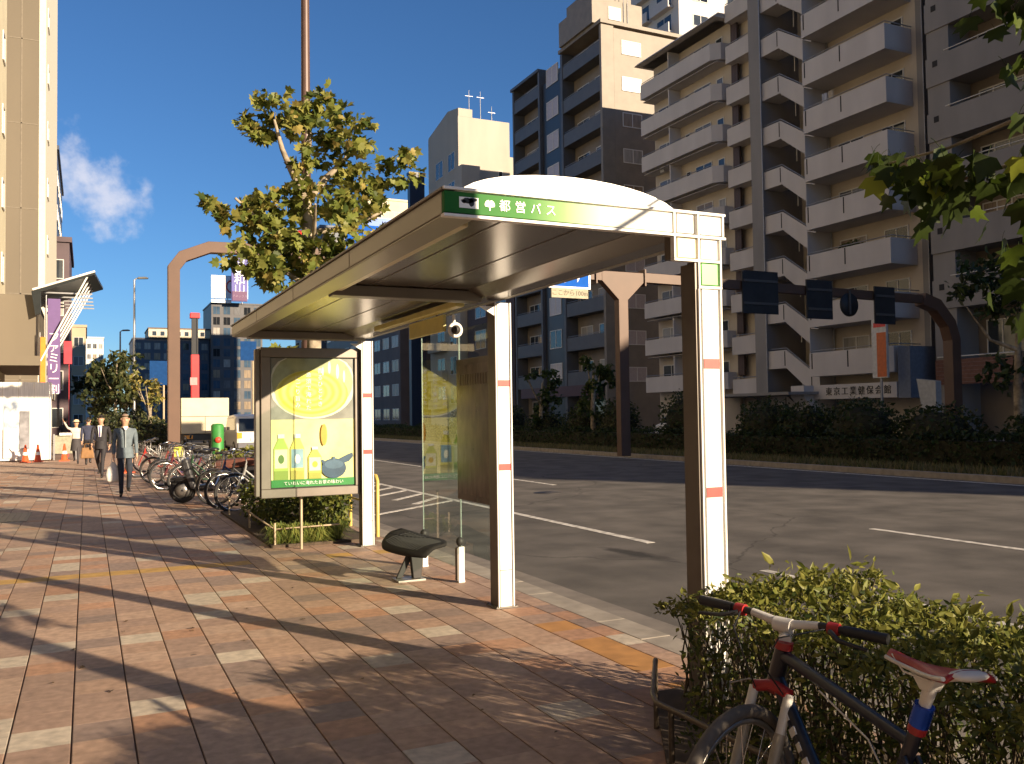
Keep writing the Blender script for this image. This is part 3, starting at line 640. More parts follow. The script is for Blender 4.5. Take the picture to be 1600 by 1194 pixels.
# ---- white apartment block with the open zigzag stair
ap = thing('apartment_block', 'white apartment block with long balconies and an open zigzag stair, across the avenue', 'building', (44,48,0))
w = MB()
w.box(42.35, 54, 51.05, 61.0, 0, 30.0)                        # lower wing
wa = w.build('wing_wall', beige_w, ap, True)
w = MB(); w.box(42.7, 54, 46.95, 51.04, 0, 32); w.build('bay_wall', beige_w, ap, True)
w = MB(); w.box(44.2, 54, 42.0, 46.94, 0, 32); w.build('stair_back_wall', beige_w, ap, True)
w = MB(); w.box(42.1, 54, 35.05, 41.99, 0, 32); w.build('main_wall', beige_w, ap, True)
w = MB(); w.box(42.09, 54, 34.6, 35.04, 0, 32); w.build('end_wall', grey_w, ap, True)
w = MB(); w.box(40.75, 44.3, 46.4, 47.45, 0, 32.4); w.build('pillar', grey_w, ap, True)
w = MB(); w.box(40.85, 44.19, 41.75, 42.05, 0, 32.4); w.build('stair_side_wall', conc_w, ap, True)
w = MB(); w.prism([(40.6,30.0),(41.0,30.35),(54,30.5),(54,30.0)], 50.9, 61.3, 'y'); w.build('wing_roof', conc_w, ap, True)
w = MB(); w.box(40.3, 54.2, 34.4, 51.2, 32.42, 32.8); w.build('main_roof', conc_w, ap, True)
def solid_balcony(par, line, xin, z0, z1, name='balcony', m=None):
    """parapet along a plan line plus its floor slab back to the wall"""
    b = MB(); b.ribbon(line, .12, z0, z1); b.prism([(p[0]+.005,p[1]) for p in line] + [(xin,line[-1][1]),(xin,line[0][1])], z0+.012, z0+.18)
    return b.build(name, m or conc_w, par, True)
def handrail(par_o, line, z):
    r_ = MB(); r_.tube([(p[0]+.05,p[1],z+.12) for p in line], .03, 5); return r_.build('handrail', railm, par_o, True)
zf = 27.2
L_ = [(41.0,61.0),(41.0,51.95),(41.55,51.35),(42.3,51.30)]
parts = [solid_balcony(ap, L_, 42.36, zf, zf+1.22)]
handrail(parts[0], L_[:2], zf+1.22)
b = MB(); b.box(41.3,42.34,57.45,57.58,zf+.19,zf+2.78); parts.append(b.build('partition', conc_w, ap, True))
b = MB(); b.box(42.2,42.34,50.35,51.04,zf+.95,zf+2.75)
lo = b.build('louvre_panel', brownlat, ap, True); parts.append(lo)
b = MB()
for i in range(4): b.box(42.185,42.199,50.42+i*.16,50.50+i*.16,zf+1.0,zf+2.7)
lb = b.build('louvre_bars', mat('louvre_bar',(0.10,0.06,0.05),.5), lo, True); stuff(lb)
parts += [window(ap,42.35,58.2,60.4,zf+.2,zf+2.2), window(ap,42.35,53.6,55.6,zf+.2,zf+2.2), window(ap,42.35,52.1,52.9,zf+1.0,zf+2.1,mull=0), window(ap,42.35,56.2,56.8,zf+1.2,zf+2.1,mull=0)]
b = MB(); b.box(42.0,42.3,54.0,54.8,zf+.2,zf+.8); parts.append(b.build('air_conditioner', frame_w, ap, True))
b = MB(); b.box(41.2,42.34,51.36,60.98,zf+2.80,zf+2.83); parts.append(b.build('ceiling_board', conc_w, ap, True))
repeat_up(parts, ap, [27.2-3*i for i in range(1,9)], zf)
# recessed bay
zf = 27.2; L_ = [(41.55,50.85),(41.55,47.55)]
parts = [solid_balcony(ap, L_, 42.72, zf-.6, zf+.65)]; handrail(parts[0], L_, zf+.65)
parts += [window(ap,42.7,48.0,49.4,zf+.2,zf+1.7), ]
repeat_up(parts, ap, [30.2]+[27.2-3*i for i in range(1,9)], zf)
# zigzag stair: level parapet, then the flight falling to the half landing
zf = 25.35; L_ = [(40.9,46.38),(40.9,44.70),(40.9,42.36),(40.9,42.06)]
b = MB(); b.ribbon(L_, .12, [zf,zf,zf-1.75,zf-1.75], [zf+1.18,zf+1.18,zf-.36,zf-.36])
b.prism([(41.03,46.38),(41.03,44.7),(42.4,44.7),(42.4,46.38)], zf+.01, zf+.16)
st = b.build('stair_flight', conc_w, ap, True)
b = MB()
for i in range(8): b.box(41.05,42.35,44.68-.29*(i+1),44.68-.29*i,zf+.02-.2*(i+1),zf+.15-.2*(i+1))
stuff(b.build('steps', grey_w, st, True))
r_ = MB(); r_.tube([(40.95,46.3,zf+1.30),(40.95,44.7,zf+1.30),(40.95,42.4,zf-.25)], .03, 5); r_.build('handrail', railm, st, True)
for (y,zz) in ((44.78,zf+.15),(42.45,zf-1.5)):
    s_ = MB(); s_.box(40.885,40.899,y,y+.07,zz,zz+.95); s_.build('drain_slit', darkslit, st, True)
dr = MB(); dr.box(44.1,44.19,45.0,45.9,zf+.17,zf+2.2); dr = dr.build('stair_door', brownlat, ap, True)
lp = MB(); lp.tube([(42.3,44.75,zf-1.3),(42.3,44.75,zf+.0)], .035, 6); lp = lp.build('standpipe', frame_w, ap, True)
repeat_up([st,dr,lp], ap, [25.35+3*i for i in (2,1)] + [25.35-3*i for i in range(1,9)], 25.35)
# main balconies with returns and drainage slits
z0 = 21.65; L_ = [(40.0,41.7),(40.0,35.35),(42.08,35.35)]
parts = [solid_balcony(ap, L_, 42.08, z0, z0+1.44)]; handrail(parts[0], L_, z0+1.44)
for y in (38.6, 41.45):
    s_ = MB(); s_.box(39.985,39.999,y,y+.08,z0+.45,z0+1.40); s_.build('drain_slit', darkslit, parts[0], True)
parts += [window(ap,42.1,38.9,41.0,z0+.35,z0+2.4), window(ap,42.1,35.9,37.6,z0+.35,z0+2.4)]
b = MB(); b.box(40.1,42.08,41.71,41.745,z0+.2,z0+2.95); parts.append(b.build('partition', conc_w, ap, True))
b = MB(); b.box(41.75,42.05,38.0,38.75,z0+.2,z0+.85); parts.append(b.build('air_conditioner', frame_w, ap, True))
repeat_up(parts, ap, [30.65,27.65,24.65]+[21.65-3*i for i in range(1,7)], z0)
# lowest band with the name of the building
w = MB(); w.box(39.98, 42.05, 35.2, 41.74, 2.25, 3.10); band = w.build('name_band', conc_w, ap, True)
for i,ch in enumerate('東京工業健保会館'):
    o = text(ch, .52, mat('letter_black',(0.012,0.012,0.014),.5,var=0), band, Vector((39.97,40.15-.62*i,2.66))-parent_loc(band), (math.pi/2,0,-math.pi/2), ext=.02)
w = MB(); w.prism([(39.2,3.10),(39.2,2.4),(40.2,1.3),(40.2,0),(40.9,0),(40.9,3.1)], 41.4, 42.5, 'y'); w.build('stair_base', conc_w, ap, True)
w = MB(); w.box(37.6,42.6,41.0,52,2.55,2.72); w.build('entrance_canopy', grey_w, ap, True)
w = MB(); w.prism([(40.0,5.0),(42,5.0),(42,2.2),(40.0,2.2)], 34.3, 35.1, 'y'); w.build('corner_box', mat('blue_grey_wall',(0.16,0.18,0.22),.7), ap, True)
for (x_,y_) in ((42.25,57.7),(42.55,50.9),(41.95,41.6),(40.72,46.3),(42.0,34.55)):
    dp = MB(); dp.tube([(x_,y_,0),(x_,y_,29.8)], .05, 6); dp.build('downpipe', railm, ap, True)
# plants on one balcony
def clump(name, c, r, n, size, mats, par=None, world=True, shape=LEAF4):
    d = NR.normal(size=(n,3)); d /= np.linalg.norm(d,axis=1)[:,None]; rad = NR.uniform(.35,1,n)**.5
    P = d*rad[:,None]*np.array(r) + np.array(c)
    me = polys(leaves(P,size,shape), len(shape), NR.integers(0,len(mats),n), name, mats)
    if par: me.transform(Matrix.Translation(-parent_loc(par)))
    return link(name, me, par)
GRN = [leaf_mat('leaf_deep',(0.03,0.055,0.015),(0.06,0.09,0.025)), leaf_mat('leaf_mid',(0.06,0.095,0.02),(0.11,0.13,0.035))]
for (y_,z_,c_) in ((40.4,18.9,(.45,.46,.5)),(39.9,18.9,(.5,.42,.3)),(37.0,12.9,(.2,.3,.45)),(36.5,12.9,(.55,.55,.52)),(58.9,19.6,(.5,.5,.5)),(54.9,13.4,(.35,.2,.2)),(40.8,6.8,(.25,.1,.1))):
    x_ = 40.5 if y_ < 45 else 41.5
    b = MB(); n_ = 9; vs_ = []
    for i in range(n_): vs_ += [(x_+.05*math.sin(i*1.7),y_-.22+i*.055,z_+1.95),(x_+.08*math.sin(i*1.7+.6),y_-.22+i*.055,z_+1.15)]
    b.add(vs_,[(2*i,2*i+2,2*i+3,2*i+1) for i in range(n_-1)],0,True); lo_ = b.build('laundry', mat('laundry_%d'%int(c_[0]*100+y_), c_, .8), ap, True); lo_.modifiers.new('thick','SOLIDIFY').thickness = .01
pb = thing('balcony_plants','leafy potted plants on a lower balcony of the white apartment block','plants',(40.6,39,9.9))
stuff(clump('foliage',(40.55,38.7,10.95),(.3,1.2,.55),500,.22,GRN,pb))
b = MB(); b.box(40.35,40.75,37.6,39.8,9.85,10.3); b.build('planter', brownlat, pb, True)

# ---- grey apartment house at the right
gb = thing('apartment_house', 'grey apartment house with deep balconies at the right edge, across the avenue', 'building', (46,26,0))
w = MB(); w.box(42.6, 55, 8, 33.4, 0, 33); w.build('wall', mat('apartment_house_wall',(0.19,0.155,0.12),.85,var=.1,scale=.8), gb, True)
w = MB(); w.box(40.98, 42.59, 32.1, 33.45, 0, 33); w.build('corner_pier', grey_w, gb, True)
z0 = 18.85; parts = []
b = MB(); b.ribbon([(40.9,33.48),(40.9,8)], .14, z0, z0+1.55); b.box(41.05,42.58,8,32.08,z0+.012,z0+.2); bo = b.build('balcony', grey_w, gb, True); parts.append(bo)
r_ = MB(); r_.tube([(40.97,32.4,z0+1.72),(40.97,8,z0+1.72)], .03, 5); r_.build('handrail', frame_w, bo, True)
v_ = MB(); v_.box(40.885,40.899,32.75,33.05,z0+1.0,z0+1.32); v_.build('vent', darkslit, bo, True)
parts += [window(gb,42.6,28.3,31.6,z0+.3,z0+2.5,mull=3), window(gb,42.6,22.2,25.5,z0+.3,z0+2.5,mull=3), window(gb,42.6,15.5,19,z0+.3,z0+2.5,mull=3)]
b = MB(); b.box(41.2,42.58,26.6,26.75,z0+.2,z0+3.0); parts.append(b.build('partition', grey_w, gb, True))
repeat_up(parts, gb, [30.85,27.85,24.85,21.85,15.85,12.85,9.85,6.85], z0)
brick = mat('red_brick_wall',(0.16,0.075,0.055),.85,var=.2,scale=6)
w = MB(); w.box(40.85,41.0,8,33.4,2.85,4.15); pw = w.build('brick_parapet', brick, gb, True)
for i in range(6):
    q = MB(); q.box(40.84,40.849,8.05,33.35,2.95+i*.2,2.965+i*.2); q.build('brick_course', mat('mortar',(.24,.2,.18),.9), pw, True)
r_ = MB(); r_.tube([(40.9,33.3,4.3),(40.9,8,4.3)], .04, 5); r_.build('handrail', frame_w, pw, True)
parts = [window(gb,42.6,28.0,31.6,3.9,6.2,mull=3), window(gb,42.6,22.0,25.4,3.9,6.2,mull=3)]
w = MB(); w.box(40.8,55.2,7.8,33.6,33.02,33.4); w.build('roof', grey_w, gb, True)
# leaning white pier and railings at the forecourt
w = MB(); w.prism([(32.9,3.15),(31.75,3.0),(31.75,0.03),(32.35,0.03)], 38.8, 39.2, 'x'); tag(w.build('leaning_pier', mat('pier_white',(0.42,0.41,0.38),.8)), 'pale leaning pier in the forecourt beside the far gantry leg', 'pier')

# ---- low row out of frame at the right that keeps the median in shade
lr = thing('shop_row', 'low shop building along the far side of the avenue, right of the apartment houses', 'building', (46,-14,0))
w = MB(); w.box(41.2, 55, -33.5, 7.6, 0, 17.1); w.build('wall', grey_w, lr, True)
w = MB(); w.box(40.9, 55.2, -33.7, 7.7, 17.11, 17.3); w.build('roof', conc_w, lr, True)
for k in range(5):
    for j in range(8): window(lr, 41.2, -31+j*4.6, -28.6+j*4.6, 1.0+3.3*k, 2.8+3.3*k)

# ---- charcoal block with one sunlit flank
tile_lit = mat('charcoal_tile_lit', (0.20,0.165,0.125), .55, var=.10, scale=1.5, bump=.15, bscale=12)  # sunlit copy of the tile, warm light put into the colour
tile_shaded = mat('charcoal_tile_shaded', (0.085,0.085,0.092), .55, var=.10, scale=1.5)  # shaded copy of the same tile, shade put into the colour
pinkp = mat('frosted_pane', (0.42,0.36,0.35), .3, var=.1)
cb = thing('charcoal_block', 'charcoal tiled apartment block with a sunlit upper flank, behind the bus shelter canopy', 'building', (46,76,0))
w = MB(); w.box(42.3,56,67.0,85.3,0,35.9); w.build('wall', tile_lit, cb, True)
w = MB(); w.box(41.0,42.29,67.0,67.35,0,36.1); w.build('front_fin', tile_lit, cb, True)
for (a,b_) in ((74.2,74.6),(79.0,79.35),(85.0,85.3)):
    w = MB(); w.box(41.0,42.29,a,b_,0,36.0); w.build('front_fin', tile_shaded, cb, True)
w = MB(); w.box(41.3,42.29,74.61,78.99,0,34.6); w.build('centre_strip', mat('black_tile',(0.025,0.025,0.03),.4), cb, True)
w = MB(); w.box(40.85,56.2,66.8,74.7,36.12,36.45); w.build('roof', tile_lit, cb, True)
w = MB(); w.box(40.85,56.2,79.0,85.5,36.02,36.3); w.build('roof', tile_shaded, cb, True)
z0 = 30.2; parts = []
for (a,b_) in ((67.36,74.19),(79.36,84.99)):
    b = MB(); b.box(41.05,41.2,a,b_,z0,z0+1.25); b.box(41.2,42.28,a,b_,z0+.01,z0+.18); o = b.build('balcony', tile_shaded, cb, True); parts.append(o)
    r_ = MB(); r_.tube([(41.12,a+.1,z0+1.38),(41.12,b_-.1,z0+1.38)], .03, 5); r_.build('handrail', railm, o, True)
    parts += [window(cb,42.3,a+.6,a+2.9,z0+.2,z0+2.3), window(cb,42.3,b_-2.8,b_-.6,z0+.2,z0+2.3)]
parts += [window(cb,41.3,75.6,78.0,z0+.5,z0+2.3,pinkp)]
parts.append(window(cb,67.0,43.1,45.15,z0+.15,z0+1.45,pinkp,face='-Y',mull=1))
repeat_up(parts, cb, [33.5]+[30.2-3.25*i for i in range(1,9)], z0)
w = MB(); w.box(40.6,45.9,67.8,74,36.46,38.8); w.box(41.2,45.2,68.5,73.5,38.81,40.2); th_ = w.build('roof_tank_house', tile_lit, cb, True)
window(th_,67.8,42.3,43.6,37.0,38.2,pinkp,face='-Y',mull=0)
for x in (43.9,44.3):
    l_ = MB(); l_.tube([(x,67.75,36.5),(x,67.75,40.6)], .03, 5); l_.build('ladder_rail', railm, th_, True)
# shop sign strip below
w = MB(); w.box(40.9,41.0,68,84,3.2,4.2); w.build('shop_fascia', mat('dark_red_fascia',(0.07,0.02,0.015),.5), cb, True)
for i in range(4):
    window(cb, 42.3, 68+4.2*i, 71.4+4.2*i, .2, 2.9, mull=1)

# ---- tall pale tower behind the white block
tw = thing('tower_block', 'pale high-rise rising behind the white apartment block', 'building', (66,92,0))
w = MB(); w.box(62,80,84,104,0,68); w.build('wall', mat('tower_pale',(0.55,0.52,0.49),.7,var=.05,scale=.3), tw, True)
parts = []; z0 = 40.0
for a in (85,89.5,94,98.5): 
    b = MB(); b.box(61.2,61.35,a,a+3.8,z0,z0+1.2); b.box(61.35,61.99,a,a+3.8,z0+.01,z0+.2); parts.append(b.build('balcony', conc_w, tw, True)); parts.append(window(tw,62,a+.4,a+3.4,z0+.3,z0+2.5,mull=1))
for x in (64,69,74): parts.append(window(tw,84,x,x+2.2,z0+.8,z0+2.2,face='-Y',mull=1))
repeat_up(parts, tw, [40+3*i for i in range(1,9)] + [37,34], z0)

# ---- cream tower with blank sunlit flank
bt = thing('cream_tower', 'cream blank-sided tower with rooftop aerials, left of the charcoal block', 'building', (44,105,0))
crm = mat('cream_render', (0.40,0.365,0.31), .85, var=.08, scale=.5, stretch=(1,1,.3), detail=8)
w = MB(); w.box(40.7,47.6,100,110.5,0,38.0); w.build('wall', crm, bt, True)
w = MB(); w.box(47.61,55,101,110.5,0,34.0); w.build('rear_wall', crm, bt, True)
w = MB(); w.prism([(100.0,38.01),(110.5,38.01),(110.5,37.0+1.2),(103.5,39.6),(100.0,39.0)], 40.75, 42.6, 'x'); w.build('parapet', crm, bt, True)
for (x,y,h_) in ((42.6,101,41.8),(46.1,102,40.5),(45.0,103,42.6)):
    w = MB(); w.tube([(x,y,38),(x,y,h_)], [.07,.03], 5); w.box(x-.5,x+.5,y-.02,y+.02,h_-.8,h_-.76); w.build('aerial', railm, bt, True)
for k in range(9):
    window(bt, 40.7, 101.2, 103.4, 3+3.6*k, 5.2+3.6*k); window(bt, 40.7, 105.2, 107.8, 3+3.6*k, 5.2+3.6*k)
for k in range(8):
    b = MB(); b.box(39.9,40.69,104.4,109.4,2.4+3.6*k,3.6+3.6*k); b.build('balcony', crm, bt, True)
w = MB(); w.box(40.69,43.1,99.0,99.99,29.0,31.8); w.build('bay', crm, bt, True)
window(bt, 100.0, 46.0, 46.6, 30, 31.8, face='-Y', mull=0)
nv = mat('navy_sign', (0.02,0.03,0.06), .4)
sgt = MB(); sgt.box(41.0,43.2,119,120,0,35.6); sgt.box(40.9,43.3,118.9,120.1,35.6,36.0)
tag(sgt.build('sign_tower', nv), 'slim dark navy sign tower left of the cream tower', 'sign tower')

mrn = thing('restaurant_block','dark maroon low block between the charcoal block and the cream tower','building',(47,92,0))
w = MB(); w.box(41.2,55,86,99,0,24); w.build('wall', mat('maroon_wall',(0.06,0.035,0.03),.7,var=.2,scale=.6), mrn, True)
for k in range(6): window(mrn,41.2,88,91,2+3.6*k,4.2+3.6*k); window(mrn,41.2,93.5,96.5,2+3.6*k,4.2+3.6*k)
# ---- street frontage further along the far side
def block(name, label, x0, x1, y0, y1, h, m, nf, face='-X', cols=4, group=None, wm=None, win_h=1.7, z_first=1.0, fm2=None, both=False):
    t = thing(name, label, 'building', ((x0+x1)/2,(y0+y1)/2,0), group=group)
    w = MB(); w.box(x0,x1,y0,y1,0,h); w.build('wall', m, t, True)
    w = MB(); w.box(x0-.2,x1+.2,y0-.2,y1+.2,h+.003,h+.45); w.build('roof', m, t, True)
    fh = (h-z_first)/nf; first = []
    for c in range(cols):
        if face == '-X' or both: a = (y1-y0)/cols; first.append(window(t,x0,y0+c*a+.16*a,y0+c*a+.84*a,z_first,z_first+win_h,wm,fm2,mull=1))
        if face == '+X': a = (y1-y0)/cols; first.append(window(t,x1,y0+c*a+.16*a,y0+c*a+.84*a,z_first,z_first+win_h,wm,fm2,face='+X',mull=1))
        if face == '-Y' or both: a = (x1-x0)/cols; first.append(window(t,y0,x0+c*a+.16*a,x0+c*a+.84*a,z_first,z_first+win_h,wm,fm2,face='-Y',mull=1))
    repeat_up(first, t, [z_first+fh*i for i in range(1,nf)], z_first); return t
dk = mat('dark_cladding', (0.07,0.068,0.075), .5, var=.2, scale=.4)
bluegl = mat('blue_glass', (0.05,0.085,0.13), .12, var=.3, scale=.3)
block('office_block','brown office block beyond the cream tower on the far side of the avenue',41,55,124,142,26,mat('brown_cladding',(0.13,0.095,0.08),.7,var=.15,scale=.5),7)
block('office_block','dark grey office block half hidden by the poster panel and shelter glass',41,56,143,168,30,dk,8,cols=6)
block('office_block','blue-grey office tower seen through the plane tree crown',41,60,172,196,38.5,mat('slate_cladding',(0.10,0.12,0.15),.5,var=.2,scale=.3),10,cols=5,both=True)
cb2 = block('department_store','cream topped store with a blue roof sign, behind the plane tree',58,86,200,225,52,mat('store_cream',(0.62,0.54,0.38),.8,var=.1,scale=.3),12,cols=6,face='-Y')
w = MB(); w.box(57,78,199.3,199.9,40,47.5); w.build('roof_sign', mat('sign_blue',(0.02,0.13,0.50),.4), cb2, True)
# far end of the street
gt = block('glass_office','dark glass office under the white roof billboard at the far end',36,52,300,322,38.5,dk,11,cols=5,face='-Y',wm=bluegl,win_h=2.6,fm2=frame_d)
block('long_office','long office with a cream top storey at the far end of the street',13,35.9,305,330,27,mat('far_blue',(0.07,0.08,0.11),.5,var=.2,scale=.2),8,cols=8,face='-Y',wm=bluegl,win_h=2.2,fm2=frame_d)
ct = thing('rooftop_storey','cream rooftop storey of the long office at the far end','building',(24,312,27.5))
w = MB(); w.box(17.5,36,303,322,27.5,30.2); w.build('wall', mat('store_cream',(0.62,0.54,0.38)), ct, True)
w = MB(); w.box(17.3,36.2,302.8,322.2,30.205,30.6); w.build('roof', mat('brown_cladding',(0.13,0.095,0.08)), ct, True)
for i in range(7): window(ct,303,18.5+2.4*i,19.9+2.4*i,28.0,29.5,face='-Y',mull=0)
bbd = thing('roof_billboard','white rooftop billboard with a red ring above the dark glass office','billboard',(41,299,39))
w = MB(); w.box(35.8,47.2,298.4,299.2,40.2,47.5); w.build('board', sg, bbd, True)
w = MB(); w.box(35.8,42,298.5,299.2,38.7,39.8); w.build('lower_board', sg, bbd, True)
w = MB(); w.ring((42.6,298.3,44),2.1,.22,'y',28,6); w.build('ring_emblem', mat('emblem_red',(0.5,0.04,0.02),.5), bbd, True)
for x in (37,41,45.5): w = MB(); w.tube([(x,299.6,38.6),(x,299.6,46)],.15,6); w.build('strut', railm, bbd, True)
vs_ = thing('vertical_sign','tall violet sign with white characters overlapping the white billboard','sign',(44,296,38))
w = MB(); w.box(41.7,46.6,295.6,296.4,39.0,53.5); vb = w.build('board', mat('sign_violet',(0.09,0.08,0.32),.4,var=.1), vs_, True)
w = MB(); w.box(41.9,46.4,295.4,295.59,39.2,42.2); w.build('lower_band', mat('sign_plum',(0.10,0.03,0.10),.4), vb, True)
for i,ch in enumerate('伊東和山'): text(ch, 3.6, sg, vb, Vector((44.15,295.5,51.6-2.85*i))-parent_loc(vb), ext=.05)
text('アネックス', .95, mat('sign_plum_ink',(.3,.2,.3),.5), vb, Vector((44.15,295.35,40.6))-parent_loc(vb), ext=.03)
w = MB(); w.box(43.8,44.5,296.4,300,50,50.5); w.build('bracket', railm, vs_, True)

# ---- left side of the pavement
lc = mat('left_cream', (0.60,0.54,0.38), .75, var=.06, scale=.6)
L1 = thing('corner_building', 'cream building face at the extreme left edge of the view', 'building', (-8,45,0))
w = MB(); w.box(-14,-3.62,30,50.0,3.3,46); w.build('wall', lc, L1, True)
w = MB(); w.box(-14,-5.4,30.01,49.99,0,3.29); w.build('shop_front', dk, L1, True)
for k in range(11):
    window(L1,-3.62,47.6,48.6,4.6+3.5*k,6.0+3.5*k,face='+X',mull=0); window(L1,-3.62,38.6,40.6,4.6+3.5*k,6.0+3.5*k,face='+X')
tan = mat('tan_panel_wall', (0.155,0.13,0.095), .8, var=.10, scale=.35, stretch=(1,1,.25), detail=8)
L2 = thing('panel_building', 'tan panelled building with a pale window strip, second from the left edge', 'building', (-8,66,0))
w = MB(); w.box(-16,-2.65,60,82,0,60); w.build('flank_wall', tan, L2, True)
w = MB(); w.box(-3.6,-3.52,59.985,59.999,0,60); w.build('panel_joint', mat('joint_grey',(.2,.17,.13),.8), L2, True)
for k in range(12):
    w = MB(); w.box(-15.9,-2.66,59.985,59.999,5.1*k+4.0,5.1*k+4.06); w.build('panel_joint', mat('joint_grey',(.2,.17,.13),.8), L2, True)
w = MB(); w.box(-2.64,-2.28,60.1,82,3.2,60); w.build('front_strip', mat('strip_cream',(0.66,0.62,0.50),.7,var=.05), L2, True)
for k in range(14): window(L2,-2.28,62.6,64.0,4.8+3.6*k,6.0+3.6*k,face='+X',mull=0)
w = MB(); w.box(-2.275,-1.9,64.5,65.5,47,60); w.build('green_sign', mat('sign_teal',(0.03,0.30,0.17),.4), L2, True)
block('navy_block','narrow navy block just beyond the tan panelled building',-14,-3.0,108,130,31,mat('navy_clad',(0.06,0.07,0.10),.4,var=.2,scale=.4),8,face='+X',cols=4)
block('sign_block','dark building carrying a red sign behind the purple banner',-12,-1.4,86,100,17,mat('maroon_clad',(0.09,0.06,0.07),.6,var=.2,scale=.5),5,face='-Y',cols=4)
block('brown_block','brown and cream block far down the left side of the street',-12,-0.2,180,205,18.5,mat('far_tan',(0.45,0.36,0.24),.8,var=.1,scale=.3),5,face='-Y',cols=5)
block('white_block','small white block in the distance left of the dark trees',-2,5.0,330,350,29,mat('far_white',(0.60,0.58,0.55),.8,var=.05),8,face='-Y',cols=4)
# unseen frontage on our own side, added to block part of the sky light
block('unseen_brick_building','unseen brown brick office added along our pavement, left of the view',-22,-5.6,-8,28.5,34,mat('brown_brick',(0.055,0.04,0.03),.85,var=.2,scale=2),9,face='+X',cols=7)
block('unseen_brick_building','unseen grey brick office added along our pavement behind the viewpoint',-22,-5.4,-52,-9,30,mat('grey_brick',(0.06,0.052,0.045),.85,var=.2,scale=2),8,face='+X',cols=8)
# glass canopy on stays
cn = thing('entrance_canopy', 'dark upswept canopy on white stays projecting from the left building', 'canopy', (-2.2,47,6))
cnm = mat('canopy_dark', (0.014,0.017,0.016), .35, .3, var=.2, scale=3)
w = MB(); w.add([(-2.05,42.0,7.05),(0.29,42.0,7.93),(0.75,51,8.5),(-2.5,51,7.35),(-2.05,42.0,6.87),(0.29,42.0,7.82),(0.75,51,8.38),(-2.5,51,7.2)], [(0,1,2,3),(7,6,5,4),(0,4,5,1),(1,5,6,2),(2,6,7,3),(3,7,4,0)]); w.build('roof_sheet', cnm, cn, True)
w = MB(); w.tube([(-2.05,41.97,7.06),(0.30,41.97,7.95)], .05, 6); w.build('edge_trim', white, cn, True)
w = MB(); w.prism([(-2.1,7.0),(-1.75,7.1),(-1.75,6.1),(-1.95,6.0)], 42.02, 42.4, 'y'); w.build('wall_box', cnm, cn, True)
for i in range(5):
    y = 42.1+i*1.9; w = MB(); w.tube([(-1.75-.02*i,y,4.1),(0.05+.05*i,y,7.82+.09*i)], .038, 6); w.build('stay', white, cn, True)
    w = MB(); w.box(-1.95,.2+.03*i,y+.4,y+.46,7.0+.06*i,7.06+.06*i); w.build('rib', railm, cn, True)
w = MB(); w.box(-3.62,-1.75,41.9,51,3.9,4.3); w.build('support_beam', tan, cn, True)
w = MB(); w.box(-3.61,-1.95,42.5,51,4.31,6.9); w.build('soffit_wall', tan, cn, True)
pb_ = thing('purple_banner', 'tall purple banner with white characters under the dark canopy', 'banner', (-1.2,42.6,2.6))
w = MB(); w.box(-1.50,-1.02,42.3,42.36,2.75,6.75); bn = w.build('cloth', mat('banner_purple',(0.12,0.07,0.20),.7,var=.15,scale=2), pb_, True)
for i,ch in enumerate('ファミリー割'): text(ch, .46, sg, bn, Vector((-1.26,42.285,5.1-.44*i))-parent_loc(bn), ext=.006)
w = MB(); w.tube([(-1.56,42.38,0),(-1.56,42.38,6.9)], .03, 6); w.build('pole', railm, pb_, True)
ob = thing('orange_banner', 'narrow orange banner beside the purple banner at left', 'banner', (-1.7,42.2,2.8))
w = MB(); w.box(-1.76,-1.56,42.1,42.15,2.7,5.1); w.build('cloth', mat('banner_orange',(0.72,0.22,0.02),.7,var=.1), ob, True)
w = MB(); w.tube([(-1.78,42.17,0),(-1.78,42.17,5.3)], .025, 6); w.build('pole', railm, ob, True)
rs = MB(); rs.box(-0.92,-0.60,44.0,44.2,4.1,5.1); rs.box(-.72,-.70,44.05,44.15,0,4.1); tag(rs.build('red_shop_sign', mat('sign_red',(0.62,0.03,0.05),.5,var=.2,scale=3)), 'small red shop sign right of the purple banner', 'sign')
# construction hoarding
hd = thing('hoarding', 'tall white site hoarding with a blue poster at the left edge', 'hoarding', (-2.3,40.6,0))
for i in range(4):
    w = MB(); w.box(-3.55+i*.55,-3.01+i*.55,40.5,40.56,0.05,3.15); w.build('panel', white, hd, True, .006)
w = MB(); w.box(-1.345,-1.30,40.5,41.6,0.05,3.15); w.build('panel', white, hd, True, .006)
w = MB(); w.box(-2.95,-2.15,40.47,40.495,.7,2.5); ph = w.build('blue_poster', mat('poster_blue',(0.35,0.45,0.62),.5,var=.6,scale=2.5,c2=(.7,.72,.75)), hd, True)
w = MB(); w.box(-2.4,-2.05,40.44,40.469,.5,2.0); w.build('grey_poster', mat('poster_grey',(0.20,0.20,0.22),.5,var=.5,scale=3), hd, True)
w = MB(); w.box(-2.95,-2.45,40.42,40.44,.15,1.3); w.build('lower_poster', sg, hd, True)
w = MB(); w.box(-3.3,-3.2,37.3,37.4,0,3.1); w.build('side_frame', white, hd, True)
